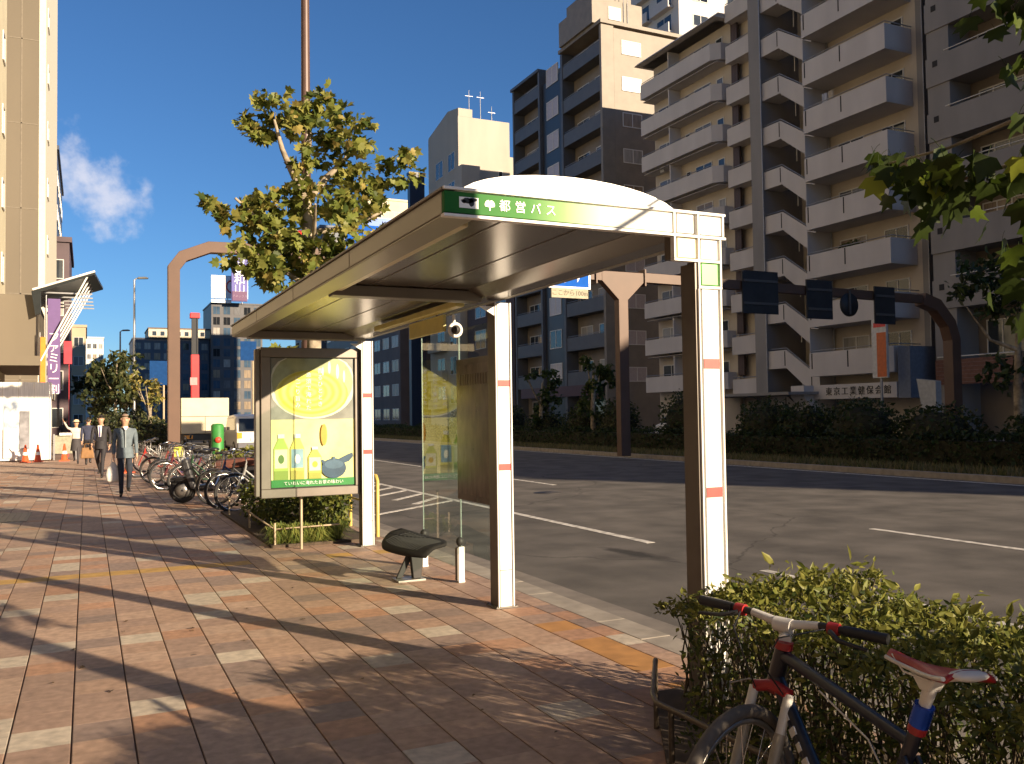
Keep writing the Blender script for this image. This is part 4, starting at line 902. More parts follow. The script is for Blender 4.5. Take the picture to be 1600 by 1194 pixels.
# ================================================================ gantry over the avenue
gbm = mat('gantry_brown', (0.105,0.055,0.034), .55, var=.10, scale=2)
ga = thing('sign_gantry', 'brown steel sign gantry spanning the whole avenue on three legs', 'gantry', (17.8,28,0))
def sqbeam(mb, pts, w, h):
    """square beam in the plane y=28 through (x,z) points"""
    n = len(pts); V = [Vector((p[0],p[1])) for p in pts]; up = []; 
    for i in range(n):
        d = []
        if i: d.append((V[i]-V[i-1]).normalized())
        if i < n-1: d.append((V[i+1]-V[i]).normalized())
        t = sum(d, Vector((0,0))).normalized(); nn = Vector((-t.y,t.x)); k = nn.dot(Vector((-d[0].y,d[0].x))); up.append(nn*(h/2)/max(.5,k))
    poly = [tuple(V[i]+up[i]) for i in range(n)] + [tuple(V[i]-up[i]) for i in reversed(range(n))]
    mb.prism(poly, 28-w/2, 28+w/2, 'y')
b = MB(); sqbeam(b, [(2.30,0),(2.30,6.05),(2.55,6.40),(3.30,6.72),(4.2,6.74)], .32, .33); b.box(1.95,2.65,27.7,28.3,0,.05); b.build('near_leg', gbm, ga, True, .01)
b = MB(); sqbeam(b, [(4.215,6.74),(16.4,6.60)], .30, .36); b.build('cross_beam', gbm, ga, True, .01)
b = MB(); b.box(4.18,4.235,27.8,28.2,6.50,6.98); b.build('flange', gbm, ga, True)
b = MB(); b.prism([(17.6,0.02),(18.0,0.02),(18.0,5.75),(18.7,6.42),(18.7,6.78),(16.9,6.78),(16.9,6.42),(17.6,5.75)], 27.84, 28.16, 'y'); b.build('middle_leg', gbm, ga, True, .01)
for x in (16.65,18.75): b = MB(); b.box(x-.03,x+.03,27.78,28.22,6.30,6.92); b.build('flange', gbm, ga, True)
b = MB(); sqbeam(b, [(16.42,6.60),(16.9,6.60)], .30,.34); b.build('beam_stub', gbm, ga, True)
b = MB(); sqbeam(b, [(18.79,6.62),(33.4,6.45)], .30, .36); b.build('cross_beam', gbm, ga, True, .01)
b = MB(); sqbeam(b, [(33.41,6.45),(34.3,6.20),(35.1,5.4),(35.35,4.7),(35.35,0.03)], .5, .55); b.build('far_leg', gbm, ga, True, .01)
sb_ = mat('sign_back', (0.03,0.03,0.032), .6, .3, var=.2, scale=2)
for (x0,x1,z0,z1) in ((23.25,25.05,5.45,7.15),(26.55,27.95,5.35,6.95),(30.35,31.55,5.25,6.85)):
    s_ = thing('road_sign', {23:'widest dark sign back on the gantry, just right of the near white post',26:'middle dark square sign back on the gantry between the round one and the widest',30:'right-hand dark sign back on the gantry above the orange sign'}[int(x0)], 'sign', ((x0+x1)/2,27.8,z0))
    b = MB(); b.box(x0,x1,27.74,27.80,z0,z1); b.build('plate', sb_, s_, True)
    for z in (z0+.4,z1-.4): b = MB(); b.box(x0+.05,x1-.05,27.70,27.738,z-.05,z+.05); b.build('stiffener', frame_d, s_, True)
s_ = thing('round_sign', 'round dark sign back hanging on the gantry beam', 'sign', (28.85,27.8,5.5))
b = MB(); b.lathe([(0,-.03),(.5,-.03),(.5,.03),(0,.03)], (28.9,27.77,6.0), 24, 0, 'y'); b.build('plate', sb_, s_, True)
b = MB(); b.box(28.85,28.95,27.7,27.74,5.6,6.6); b.build('stiffener', frame_d, s_, True)
# blue guide sign with distance plate
bl = mat('guide_blue', (0.012,0.10,0.46), .75, var=.06, spec=.08)
s_ = thing('guide_sign', 'blue direction sign with white trim on the gantry above the distance plate', 'sign', (15,27.8,6))
b = MB(); b.box(13.2,16.32,27.70,27.76,6.04,7.7); pb = b.build('plate', bl, s_, True)
b = MB(); b.box(13.2,16.32,27.688,27.699,6.04,6.10); b.box(16.25,16.32,27.688,27.699,6.10,7.7); b.build('trim', sg, pb, True)
for i,ch in enumerate(('直進','↑')): text(ch, .62, sg, pb, Vector((14.7+1.05*i,27.685,6.45))-parent_loc(pb), ext=.004)
s_ = thing('distance_plate', 'cream distance plate hanging under the blue gantry sign', 'sign', (15.4,27.7,5.8))
b = MB(); b.box(14.72,16.20,27.66,27.72,5.69,6.03); pb = b.build('plate', mat('plate_cream',(0.40,0.37,0.28),.8,spec=.08), s_, True)
text('ここから100m', .235, mat('ink_brown',(.10,.08,.05),.6,var=0), pb, Vector((15.46,27.655,5.86))-parent_loc(pb), ext=.003)
s_ = thing('guide_sign', 'large blue sign on the gantry behind the plane tree and canopy edge', 'sign', (8.6,27.8,6))
b = MB(); b.box(7.4,9.9,27.72,27.78,6.05,7.72); b.build('plate', bl, s_, True)
b = MB(); b.box(7.4,9.9,27.71,27.719,6.05,6.12); b.build('trim', sg, s_, True)
# traffic signal showing red
ts = thing('traffic_signal', 'three lamp traffic signal showing red through the plane tree leaves', 'traffic light', (5.4,27.7,6.9))
b = MB(); b.box(4.85,6.15,27.55,27.75,6.95,7.37); b.build('housing', mat('signal_grey',(0.30,0.32,0.31),.5), ts, True, .05)
for i,(c,e) in enumerate((((.02,.10,.09),0),((.12,.09,.02),0),((.9,.03,.03),1.6))):
    b = MB(); b.lathe([(0,-.02),(.13,-.015),(.15,.0),(.15,.02)], (5.10+.40*i,27.545,7.16), 20, 0, 'y'); b.build('lens', mat('lens_%d'%i, c, .25, var=0, emit=e), ts, True)
    b = MB(); b.lathe([(.165,-.20),(.165,0.0)], (5.10+.40*i,27.55,7.16), 16, 0, 'y'); b.build('visor', mat('signal_grey',(0.30,0.32,0.31)), ts, True)
b = MB(); b.box(5.45,5.55,27.76,27.9,6.8,7.2); b.build('bracket', gbm, ts, True)
# ---------------------------------------------------------------- lamp columns
def lamp_column(x, y, h, r0, label, arm, m, head=True, hd_=0):
    t = thing('street_lamp', label, 'street lamp', (x,y,0), group='street lamps along the pavement')
    b = MB(); b.tube([(0,0,0),(0,0,.6),(0,0,h)], [r0*1.5,r0*1.15,r0*.7], 12); b.build('column', m, t)
    b = MB(); b.lathe([(r0*2.2,0),(r0*2.2,.04),(r0*1.55,.06),(r0*1.5,.35)], (0,0,0), 14); b.build('base', m, t)
    b = MB(); b.tube([(0,0,h-.05),(arm*.4,0,h+.10),(arm,0,h+.14)], r0*.5, 8); b.build('arm', m, t)
    b = MB(); b.prism([(arm-.1,h+.06),(arm+.62,h+.10),(arm+.70,h+.18),(arm+.45,h+.26),(arm-.1,h+.22)], -.14, .14, 'y'); b.build('lamp_head', mat('lamp_head_grey',(0.09,0.09,0.09),.5), t, bevel=.03)
    return t
lamp_column(3.42,15.4,12.5,.085,'tall brown lamp column rising out of the plane tree', 1.8, mat('column_brown',(0.10,0.06,0.05),.45,.1,var=.08))
lamp_column(3.35,76,12.6,.10,'slim grey street lamp standing clear against the sky at left', .35, railm)
lamp_column(3.2,104,11.0,.11,'far small street lamp above the dark trees', .3, railm)
# blue road signs further on
for (x,y,z0,z1,w_,lab) in ((4.05,60,3.75,5.25,1.05,'dark blue road sign left of the brown gantry leg'),(9.5,60,5.35,6.6,1.0,'dark blue road sign just left of the poster panel')):
    s_ = thing('road_sign', lab, 'sign', (x,y,0))
    b = MB(); b.box(x-w_/2,x+w_/2,y-.05,y,z0,z1); b.build('plate', mat('sign_navy',(0.01,0.05,0.17),.75,spec=.08), s_, True)
    b = MB(); b.tube([(x+.3,y+.05,0),(x+.3,y+.05,z1)], .06, 8); b.build('pole', mat('pole_tan',(0.45,0.36,0.24),.6), s_, True)
# orange and white projecting sign on the far forecourt
s_ = thing('orange_sign', 'upright white and orange sign under the gantry on the far side', 'sign', (38.9,35.2,0))
b = MB(); b.box(38.8,38.95,34.75,35.75,3.3,6.5); pb = b.build('board', mat('sign_offwhite',(0.55,0.53,0.50),.5), s_, True)
b = MB(); b.box(38.78,38.799,34.78,35.4,3.35,5.75); b.build('orange_field', mat('sign_orange',(0.55,0.12,0.02),.5,var=.12), pb, True)
b = MB(); b.box(38.78,38.799,34.80,35.6,6.05,6.3); b.build('red_band', red, pb, True)
b = MB(); b.tube([(38.9,35.25,0),(38.9,35.25,3.3)], .07, 8); b.build('pole', railm, s_, True)
# ================================================================ vegetation
bark = mat('plane_bark', (0.22,0.175,0.125), .9, var=.4, scale=7, c2=(.30,.25,.18), bump=.5, bscale=25)
LF_SUN = [leaf_mat('plane_leaf_green',(0.13,0.17,0.035),(0.24,0.26,0.055),.4), leaf_mat('plane_leaf_olive',(0.20,0.21,0.05),(0.33,0.31,0.08),.4), leaf_mat('plane_leaf_yellow',(0.33,0.27,0.07),(0.42,0.33,0.10),.4), leaf_mat('plane_leaf_dark',(0.045,0.07,0.015),(0.09,0.11,0.025),.35)]
def branchy(base, specs):
    """trunk mesh from polylines with radii"""
    b = MB()
    for pts, rad in specs: b.tube(pts, rad, 8)
    return b
def tree(name, label, cat, base, specs, blobs, nleaf, size, mats, shape, group=None, weights=None):
    t = thing(name, label, cat, base, group=group)
    b = branchy(base, specs); b.build('trunk', bark, t, True)
    vol = np.array([r[0]*r[1]*r[2] for c,r in blobs])**.8; cnt = (nleaf*vol/vol.sum()).astype(int); Ps = []
    for (c,r),n in zip(blobs,cnt):
        d = NR.normal(size=(n,3)); d /= np.linalg.norm(d,axis=1)[:,None]; rad = NR.uniform(.15,1.0,n)**.45
        # leaves sit in sprays round twig ends
        k = max(3,n//17); cen = NR.normal(size=(k,3)); cen /= np.linalg.norm(cen,axis=1)[:,None]; cen *= NR.uniform(.35,1.05,k)[:,None]
        P = cen[NR.integers(0,k,n)] + NR.normal(size=(n,3))*.155
        Ps.append(P*np.array(r)+np.array(c))
    P = np.concatenate(Ps); n = len(P)
    mi = NR.choice(len(mats), n, p=weights) if weights else NR.integers(0,len(mats),n)
    me = polys(leaves(P,size,shape,droop=.35), len(shape), mi, 'crown', mats); me.transform(Matrix.Translation(-Vector(base)))
    stuff(link('crown', me, t)); return t
# the plane tree behind the shelter
TB = (3.18,14.0,0)
sp = [([(3.18,14,0),(3.2,14,1.6),(3.22,13.98,3.0),(3.15,14,4.1),(3.12,14,5.0),(2.98,13.95,5.35)],[.15,.125,.11,.10,.085,.06]),
      ([(3.12,14,4.95),(2.85,13.9,5.45),(2.72,13.9,5.75),(2.6,13.9,6.2)],[.06,.05,.04,.02]), ([(3.12,14,5.0),(3.45,14.0,5.42),(3.75,14,5.75),(3.85,14,6.3)],[.06,.05,.035,.015]),
      ([(3.15,14,4.5),(3.75,13.9,4.6),(4.3,13.9,4.9)],[.05,.035,.02]), ([(3.15,14,4.2),(2.5,13.9,4.5),(2.0,13.8,4.9)],[.05,.035,.02]),
      ([(3.2,14,3.6),(2.6,14.1,4.0),(2.2,14.2,4.2)],[.045,.03,.015]), ([(3.1,14,5.3),(3.2,14.1,6.0),(3.15,14.1,6.6)],[.04,.03,.015]),([(3.2,14,4.0),(3.1,13.4,4.5),(3.0,12.9,4.7)],[.04,.03,.015])]
bl_ = [((2.65,13.9,6.35),(.48,.5,.42)),((3.2,14.0,6.45),(.45,.6,.38)),((3.80,14.0,6.10),(.60,.6,.48)),((4.25,14.0,5.45),(.65,.6,.50)),((4.62,14,5.75),(.30,.4,.25)),
       ((2.45,14.0,6.05),(.40,.4,.28)),((3.75,13.9,4.90),(.65,.6,.42)),((4.25,13.9,4.7),(.35,.4,.24)),((2.75,13.9,4.95),(.62,.6,.45)),((2.30,13.9,4.75),(.50,.5,.42)),((1.75,13.8,4.62),(.32,.4,.30)),
       ((2.55,13.9,4.15),(.65,.6,.45)),((3.25,13.8,4.25),(.75,.7,.50)),((3.3,14.0,3.6),(.60,.6,.40)),((2.4,14.1,3.75),(.45,.5,.28)),((3.75,14.0,4.0),(.45,.5,.35)),((3.0,14,2.95),(.55,.5,.35)),((2.85,13.9,5.6),(.3,.35,.25)),((3.05,14,2.55),(.45,.4,.25))]
tree('plane_tree','olive green plane tree rising behind the poster panel and canopy','tree',TB,sp,bl_,3300,.130,LF_SUN,LEAF5,weights=[.42,.32,.07,.19])
# street trees further down the pavement
dkl = [leaf_mat('leaf_dark_a',(0.018,0.03,0.012),(0.04,0.055,0.02),.2), leaf_mat('leaf_dark_b',(0.05,0.06,0.02),(0.09,0.09,0.03),.2)]
def simple_tree(x,y,h,r,label,mats,n=900,size=.45,name='street_tree',weights=None,trunk_h=.35,z0=0.0):
    sp = [([(x,y,z0),(x,y,h*trunk_h),(x+.1,y,h*.75)],[.14,.11,.04])]
    for k in range(4):
        a = random.uniform(0,6.28); sp.append(([(x,y,h*(trunk_h+.05*k)),(x+math.cos(a)*r*.4,y+math.sin(a)*r*.4,h*(trunk_h+.2)),(x+math.cos(a)*r*.75,y+math.sin(a)*r*.75,h*(trunk_h+.36))],[.06,.04,.02]))
    bl = []
    for k in range(9):
        a = random.uniform(0,6.28); q = random.uniform(.1,.75)*r; bl.append(((x+q*math.cos(a),y+q*math.sin(a),random.uniform(h*.38,h*.9)),(r*.45,r*.45,h*.13)))
    return tree(name,label,'tree',(x,y,z0),sp,bl,n,size,mats,LEAF4,weights=weights)
simple_tree(1.9,72,7.6,2.3,'dark full street tree beyond the pedestrians, left of the slim lamp',dkl,1400,.42)
simple_tree(1.2,95,8.8,2.2,'darkest far street tree left of the slim lamp',dkl,1100,.5)
simple_tree(3.3,56,4.9,1.0,'thin yellowing street tree left of the brown gantry leg',[LF_SUN[2],LF_SUN[1],dkl[1]],330,.26)
simple_tree(3.0,84,6.2,1.6,'olive street tree half hidden behind the thin yellowing one',[LF_SUN[1],dkl[1]],600,.36)
for (x,y_,h_,lab) in ((2.4,58,2.3,'dark roadside bush behind the man in blue'),(1.2,66,2.6,'dark roadside bush behind the man in the dark suit'),(2.9,48,1.7,'dark roadside bush beside the far parked bicycles')):
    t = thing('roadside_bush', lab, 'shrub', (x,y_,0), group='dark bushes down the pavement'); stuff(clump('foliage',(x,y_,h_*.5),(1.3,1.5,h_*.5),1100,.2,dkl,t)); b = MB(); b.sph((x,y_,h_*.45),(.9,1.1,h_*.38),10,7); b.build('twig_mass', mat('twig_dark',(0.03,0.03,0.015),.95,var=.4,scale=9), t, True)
# ---- low planting under the poster panel
pl_ = thing('planting_bed','strappy grass and small shrubs in the bed under the poster panel','plants',(2.7,12.6,0))
n = 1700; ci = NR.integers(0,9,n); cx = np.array([2.15,2.33,2.50,2.66,2.9,2.25,2.45,2.62,2.8])[ci]+NR.normal(0,.025,n); cy = np.array([11.42,11.36,11.45,11.38,11.45,11.7,11.65,11.75,11.68])[ci]+NR.normal(0,.025,n)
P = np.stack([cx,cy,np.zeros(n)],1); an = NR.uniform(0,6.28,n); ln_ = NR.uniform(.08,.34,n); hh = NR.uniform(.06,.27,n)
q = np.zeros((n,4,3)); sd_ = np.stack([-np.sin(an),np.cos(an),np.zeros(n)],1)*.007; out = np.stack([np.cos(an),np.sin(an),np.zeros(n)],1)
q[:,0] = P+sd_; q[:,1] = P-sd_; q[:,2] = P+out*(ln_*.5)[:,None]-sd_*.6; q[:,2,2] += hh; q[:,3] = P+out*(ln_*.5)[:,None]+sd_*.6; q[:,3,2] += hh
q2 = q.copy(); q2[:,0] = q[:,3]; q2[:,1] = q[:,2]; tip = P+out*ln_[:,None]; tip[:,2] += hh*.55; q2[:,2] = tip-sd_*.1; q2[:,3] = tip+sd_*.1
strap = [leaf_mat('strap_a',(0.18,0.22,0.04),(0.30,0.30,0.08),.3), leaf_mat('strap_b',(0.11,0.17,0.04),(0.20,0.24,0.06),.3)]
me = polys(np.concatenate([q,q2]),4,np.tile(NR.integers(0,2,n),2),'strap_leaves',strap); me.transform(Matrix.Translation((-2.7,-12.6,0))); stuff(link('strap_leaves',me,pl_))
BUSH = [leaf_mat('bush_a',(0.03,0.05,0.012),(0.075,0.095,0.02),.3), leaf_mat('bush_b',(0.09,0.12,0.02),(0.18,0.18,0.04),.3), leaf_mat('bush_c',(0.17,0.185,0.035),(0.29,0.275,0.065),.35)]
for c,r in (((2.95,12.0,.38),(.32,.35,.36)),((2.55,12.6,.42),(.45,.5,.4)),((3.1,13.0,.45),(.35,.6,.42)),((2.4,13.6,.4),(.4,.5,.38)),((2.9,14.6,.4),(.4,.7,.38))):
    stuff(clump('shrub',c,r,900,.075,BUSH[:2],pl_))
b = MB(); b.box(2.05,3.35,11.25,15.9,-.01,.035); b.build('soil', mat('bed_soil',(0.07,0.05,0.035),.95,var=.3,scale=10), pl_, True)
rl = thing('bed_rail','thin tan rail round the planting bed under the poster panel','rail',(2.2,12.5,0))
b = MB(); b.tube([(2.1,15.6,.30),(2.1,11.3,.22),(2.9,11.28,.24)],.012,6); b.build('rail', mat('pole_tan',(0.45,0.36,0.24)), rl, True)
for y in (11.3,13.2,15.2): b = MB(); b.tube([(2.1,y,0),(2.1,y,.30)],.014,6); b.build('stake', mat('pole_tan',(0.45,0.36,0.24)), rl, True)
# ---- median hedge and shrubs
hg = thing('median_hedge','long low clipped hedge along the middle of the avenue','hedge',(20.9,30,0))
n = 30000; y = 3+85*NR.uniform(0,1,n)**1.3; f = NR.integers(0,3,n); x = np.where(f==0,20.45,np.where(f==1,NR.uniform(20.45,21.4,n),21.4))+NR.normal(0,.05,n); zt = .85+.08*np.sin(y*.9)+.05*np.sin(y*2.3)
z = np.where(f==1,zt+NR.normal(0,.05,n),NR.uniform(.05,1,n)*zt); P = np.stack([x,y,z],1)
me = polys(leaves(P,.12,LEAF4),4,NR.integers(0,2,n),'foliage',[GRN[0],dkl[0]]); me.transform(Matrix.Translation((-20.9,-30,0))); stuff(link('foliage',me,hg))
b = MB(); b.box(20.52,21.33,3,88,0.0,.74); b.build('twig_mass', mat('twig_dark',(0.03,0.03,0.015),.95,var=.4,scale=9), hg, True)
shr = [(21.6,14.3,1.6,1.3,'right-most olive shrub on the median under the brick parapet'),(21.5,17.6,1.75,1.4,'broad shrub on the median in front of the leaning pier'),(21.5,20.3,2.0,1.35,'rounded shrub on the median below the building name'),(21.5,22.6,1.9,1.2,'dense shrub on the median right of the near white post'),(21.6,24.6,2.05,1.3,'brownish shrub on the median just right of the near white post'),(21.5,29.2,2.5,1.25,'dome shaped dark shrub on the median right of the middle gantry leg'),(21.6,34.4,2.3,1.2,'dark shrub on the median left of the middle gantry leg'),(21.6,37.6,2.0,1.3,'low dark shrub on the median right of the second white post'),(21.6,41.5,1.8,1.3,'small dark shrub on the median beside the second white post'),(21.6,46.0,2.2,1.4,'dark shrub on the median seen through the shelter glass'),(21.6,52,2.2,1.5,'far dark shrub on the median seen beside the poster panel')]
for (x,y_,h_,r_,lab) in shr:
    t = thing('median_shrub', lab, 'shrub', (x,y_,.02), group='shrubs on the median')
    b = MB()
    for k in range(4): a = k*1.57; b.tube([(x,y_,.02),(x+.3*math.cos(a),y_+.3*math.sin(a),h_*.6)],[.03,.015],5)
    b.build('stems', bark, t, True)
    stuff(clump('foliage',(x,y_,h_*.55),(r_*.8,r_,h_*.47),1500,.14,[GRN[0],dkl[1],dkl[0]],t))
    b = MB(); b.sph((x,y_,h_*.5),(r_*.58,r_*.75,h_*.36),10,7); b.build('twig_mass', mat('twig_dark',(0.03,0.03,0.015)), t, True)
simple_tree(21.0,35.6,4.9,1.1,'small green tree on the median left of the middle gantry leg',GRN,750,.24,trunk_h=.42,z0=.02)
simple_tree(21.2,41.2,4.3,1.1,'small dark tree on the median right of the second white post',[GRN[0]],600,.24,trunk_h=.42,z0=.02)
simple_tree(21.6,15.2,5.6,1.5,'dark leafy small tree on the median at the right edge',[GRN[0],dkl[0]],1100,.22,trunk_h=.4,z0=.02)
# ---- foreground hedge by the near post
nh = thing('roadside_hedge','sunlit roadside hedge in the right foreground behind the bicycle','hedge',(2.9,2.5,0))
def hedge_top(y): return .72+.05*np.sin(y*2.7)+.035*np.sin(y*6.1+1)+.03*np.sin(y*14.3+2)+.02*np.sin(y*23.1)+.55/(1+np.exp((np.asarray(y)-1.25)*7))  # last term raises the unseen near end, added to shade the bicycle
n = 46000; y = NR.uniform(-.9,4.3,n); f = NR.choice(3,n,p=[.24,.52,.24]); zt = hedge_top(y)*np.where(y>3.5,1-.38*(y-3.5),1)
x = np.where(f==0,2.42+NR.normal(0,.05,n),np.where(f==1,NR.uniform(2.42,3.34,n),3.34+NR.normal(0,.04,n)))
z = np.where(f==1,zt+np.abs(NR.normal(0,.035,n))-.03,NR.uniform(.10,1.0,n)*zt)
keep = ((y < 3.35) | (NR.uniform(0,1,n) < .6)) & ((y < 3.3) | (x > 2.62+(y-3.3)*.30))
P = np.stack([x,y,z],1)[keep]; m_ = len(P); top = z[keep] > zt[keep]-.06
mi = np.where(top, NR.choice(3,m_,p=[.15,.35,.5]), NR.choice(3,m_,p=[.6,.33,.07]))  # lighter leaves on top, darker sides: sun and shade put into the colour
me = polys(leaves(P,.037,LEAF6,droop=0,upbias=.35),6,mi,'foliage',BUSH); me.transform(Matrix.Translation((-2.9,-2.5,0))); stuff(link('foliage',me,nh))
b = MB(); rn = random.Random(3)
for k in range(420):
    y0 = rn.uniform(-.5,4.25); x0 = rn.uniform(2.48 if y0 < 3.3 else 2.72+(y0-3.3)*.3,3.3); h_ = float(hedge_top(y0))*(1-.38*max(0,y0-3.5))*rn.uniform(.75,1.02)
    b.tube([(x0,y0,0),(x0+rn.uniform(-.06,.06),y0+rn.uniform(-.06,.06),h_*.5),(x0+rn.uniform(-.14,.14),y0+rn.uniform(-.14,.14),h_)],[.007,.005,.0025],4,cap=False)
stuff(b.build('twigs', mat('twig_brown',(0.085,0.065,0.04),.9,var=.3,scale=30), nh, True))
# taller shoots with bigger bright leaves
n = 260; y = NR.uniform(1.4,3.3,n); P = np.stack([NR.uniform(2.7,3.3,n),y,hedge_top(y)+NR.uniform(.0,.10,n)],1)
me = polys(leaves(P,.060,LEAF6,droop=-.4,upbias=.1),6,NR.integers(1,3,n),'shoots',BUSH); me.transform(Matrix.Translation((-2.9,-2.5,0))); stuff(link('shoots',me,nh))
b = MB(); b.prism([(2.36,-.9),(2.36,3.4),(2.9,4.3),(3.42,4.3),(3.42,-.9)],-.008,.02); b.build('soil', mat('bed_soil',(0.07,0.05,0.035)), nh, True)
lrail = thing('low_rail','low brown pipe rail along the pavement side of the near hedge','rail',(2.3,2,0))
rb = mat('rail_brown',(0.10,0.075,0.05),.5,.3)
b = MB(); b.tube([(2.28,-.8,.34),(2.24,3.30,.34),(2.29,3.40,.34),(2.62,3.86,.34)],.013,8); b.build('rail', rb, lrail, True)
for x_,y_ in ((2.275,0.6),(2.262,1.9),(2.245,3.2),(2.61,3.85)): b = MB(); b.tube([(x_,y_,0),(x_,y_,.34)],.013,8); b.build('stake', rb, lrail, True)
# ---- the plane tree beside the camera; only its low sprays reach into view
NB = Vector((3.25,0.60,0)); nt = thing('overhanging_tree','plane tree whose broad leaves hang into the top right corner','tree',NB)
b = branchy(NB, [([(3.25,.60,0),(3.28,.62,1.2),(3.3,.9,2.4),(3.25,1.0,3.2),(3.2,1.05,4.4)],[.14,.115,.11,.10,.06])]); b.build('trunk', bark, nt, True)
tw_ = [[(3.3,.95,2.5),(3.35,1.5,2.75),(3.2,2.0,2.72),(3.05,2.4,2.62),(3.0,2.7,2.62)],[(3.3,.95,2.9),(3.8,1.6,3.3),(4.1,2.2,3.5),(4.16,2.67,3.42)],[(3.3,.95,2.2),(3.4,1.5,2.28),(3.2,1.95,2.2),(3.1,2.12,2.05)],[(3.28,.95,2.4),(3.4,1.6,2.55),(3.15,2.1,2.52),(3.05,2.4,2.48)]]
for p in tw_: b = MB(); b.tube(p,[.03,.016,.009,.006,.004][:len(p)],6); b.build('branch', bark, nt, True)
def leaf_mesh(m):
    b = MB(); sh5 = []
    for (w_,h_) in LEAF5: sh5.append((w_*1.05,h_,.20*abs(w_)-.10*h_*h_))
    b.add(sh5+[(0,.35,.02)],[(i,(i+1)%12,12) for i in range(12)],0,True); b.tube([(0,0,0),(0,-.3,.05),(0,-.45,.12)],.012,4,cap=False); return b.mesh('leaf',m)
nl = [leaf_mat('near_leaf_dark',(0.025,0.042,0.006),(0.038,0.06,0.008),.45), leaf_mat('near_leaf_mid',(0.07,0.11,0.012),(0.10,0.14,0.02),.5), leaf_mat('near_leaf_light',(0.20,0.26,0.02),(0.28,0.30,0.05),.5)]
lms = [leaf_mesh(m) for m in nl]; rn = random.Random(11)
def put_leaf(p, s):
    o = link('leaf', rn.choices(lms,[.78,.17,.05])[0], nt, Vector(p)-NB); o.scale = (s,s,s)
    o.rotation_euler = (rn.uniform(-1.0,-.1)-1.2, rn.uniform(-.6,.6), rn.uniform(0,6.28)); return o
sprays = [((3.0,2.64,2.60),.10,9),((3.0,2.55,2.56),.11,13),((3.0,2.45,2.50),.11,14),((3.02,2.36,2.45),.10,10),((3.05,2.26,2.48),.10,9),((3.05,2.14,2.52),.11,10),((3.06,2.08,2.36),.11,10),((3.1,2.10,2.16),.12,12),((3.1,2.08,1.98),.11,10),((4.16,2.78,3.50),.16,16),((4.2,2.74,3.30),.15,14),((4.2,2.66,3.10),.14,10),((4.15,2.92,3.62),.12,8),((3.02,2.72,2.66),.05,3)]
for c,r_,n in sprays:
    for k in range(n): put_leaf((c[0]+rn.gauss(0,r_*.6),c[1]+rn.gauss(0,r_*.6),c[2]+rn.gauss(0,r_*.6)), rn.uniform(.07,.115)*(1.3 if c[0] > 4 else 1))
# rest of that crown, above and behind the frame
Ps = []
for k in range(16):
    c = np.array([3.5+rn.uniform(-.9,1.1),0.4+rn.uniform(-1.4,.8),rn.uniform(5.0,7.2)]); Ps.append(c+NR.normal(size=(70,3))*.33)
P = np.concatenate(Ps); me = polys(leaves(P,.15,LEAF5),12,NR.integers(0,4,len(P)),'crown',LF_SUN); me.transform(Matrix.Translation(-NB)); stuff(link('crown',me,nt))

# fallen leaves and litter on the paving near the hedge
n = 26; P = np.stack([2.2-np.abs(NR.normal(0,1.1,n)),NR.uniform(2.8,9,n),np.full(n,.006)],1)
me = polys(leaves(P,.032,LEAF5,droop=0,upbias=4),12,NR.integers(0,2,n),'fallen_leaves',[leaf_mat('dead_leaf',(0.10,0.055,0.02),(0.20,0.12,0.05),.1),leaf_mat('dead_leaf_b',(0.06,0.035,0.02),(0.11,0.07,0.03),.1)])
fl = stuff(link('fallen_leaves',me)); tag(fl,'scattered dry brown leaves on the near paving','leaves')
# ================================================================ bicycles
tyre = mat('tyre_rubber',(0.025,0.024,0.024),.8,var=.2,scale=20); chrome = mat('chrome',(0.62,0.61,0.60),.22,1.0,var=.05); steel = mat('steel_grey',(0.30,0.29,0.28),.35,.8,var=.1)
blackp = mat('black_paint',(0.02,0.02,0.022),.35,var=.1); silverp = mat('silver_paint',(0.45,0.45,0.44),.35,.5,var=.05)
def wheel(par, c, r, tm, rm, steer=0, wt=.022, spokes=20):
    t = MB(); t.ring((0,0,0),r-wt*.5,wt,'x',36,8); w = t.build('wheel', tm, par, loc=c); w.rotation_euler = (0,0,steer)
    rmesh = MB(); rmesh.ring((0,0,0),r-wt*1.9,.011,'x',36,6); rmesh.build('rim', rm, w)
    s = MB()
    for k in range(spokes):
        a = 2*math.pi*k/spokes; sx = .03*(1 if k%2 else -1); b_ = a+.5*(1 if (k//2)%2 else -1); s.tube([(sx,.022*math.cos(b_),.022*math.sin(b_)),(0,(r-wt*2)*math.cos(a),(r-wt*2)*math.sin(a))],.0016,4,cap=False)
    stuff(s.build('spokes', chrome, w)); h = MB(); h.tube([(-.055,0,0),(.055,0,0)],.02,8); h.build('hub', steel, w); return w
def rot_steer(p, piv, a):
    c,s = math.cos(a),math.sin(a); x,y = p[0]-piv[0],p[1]-piv[1]; return (piv[0]+c*x-s*y, piv[1]+s*x+c*y, p[2])
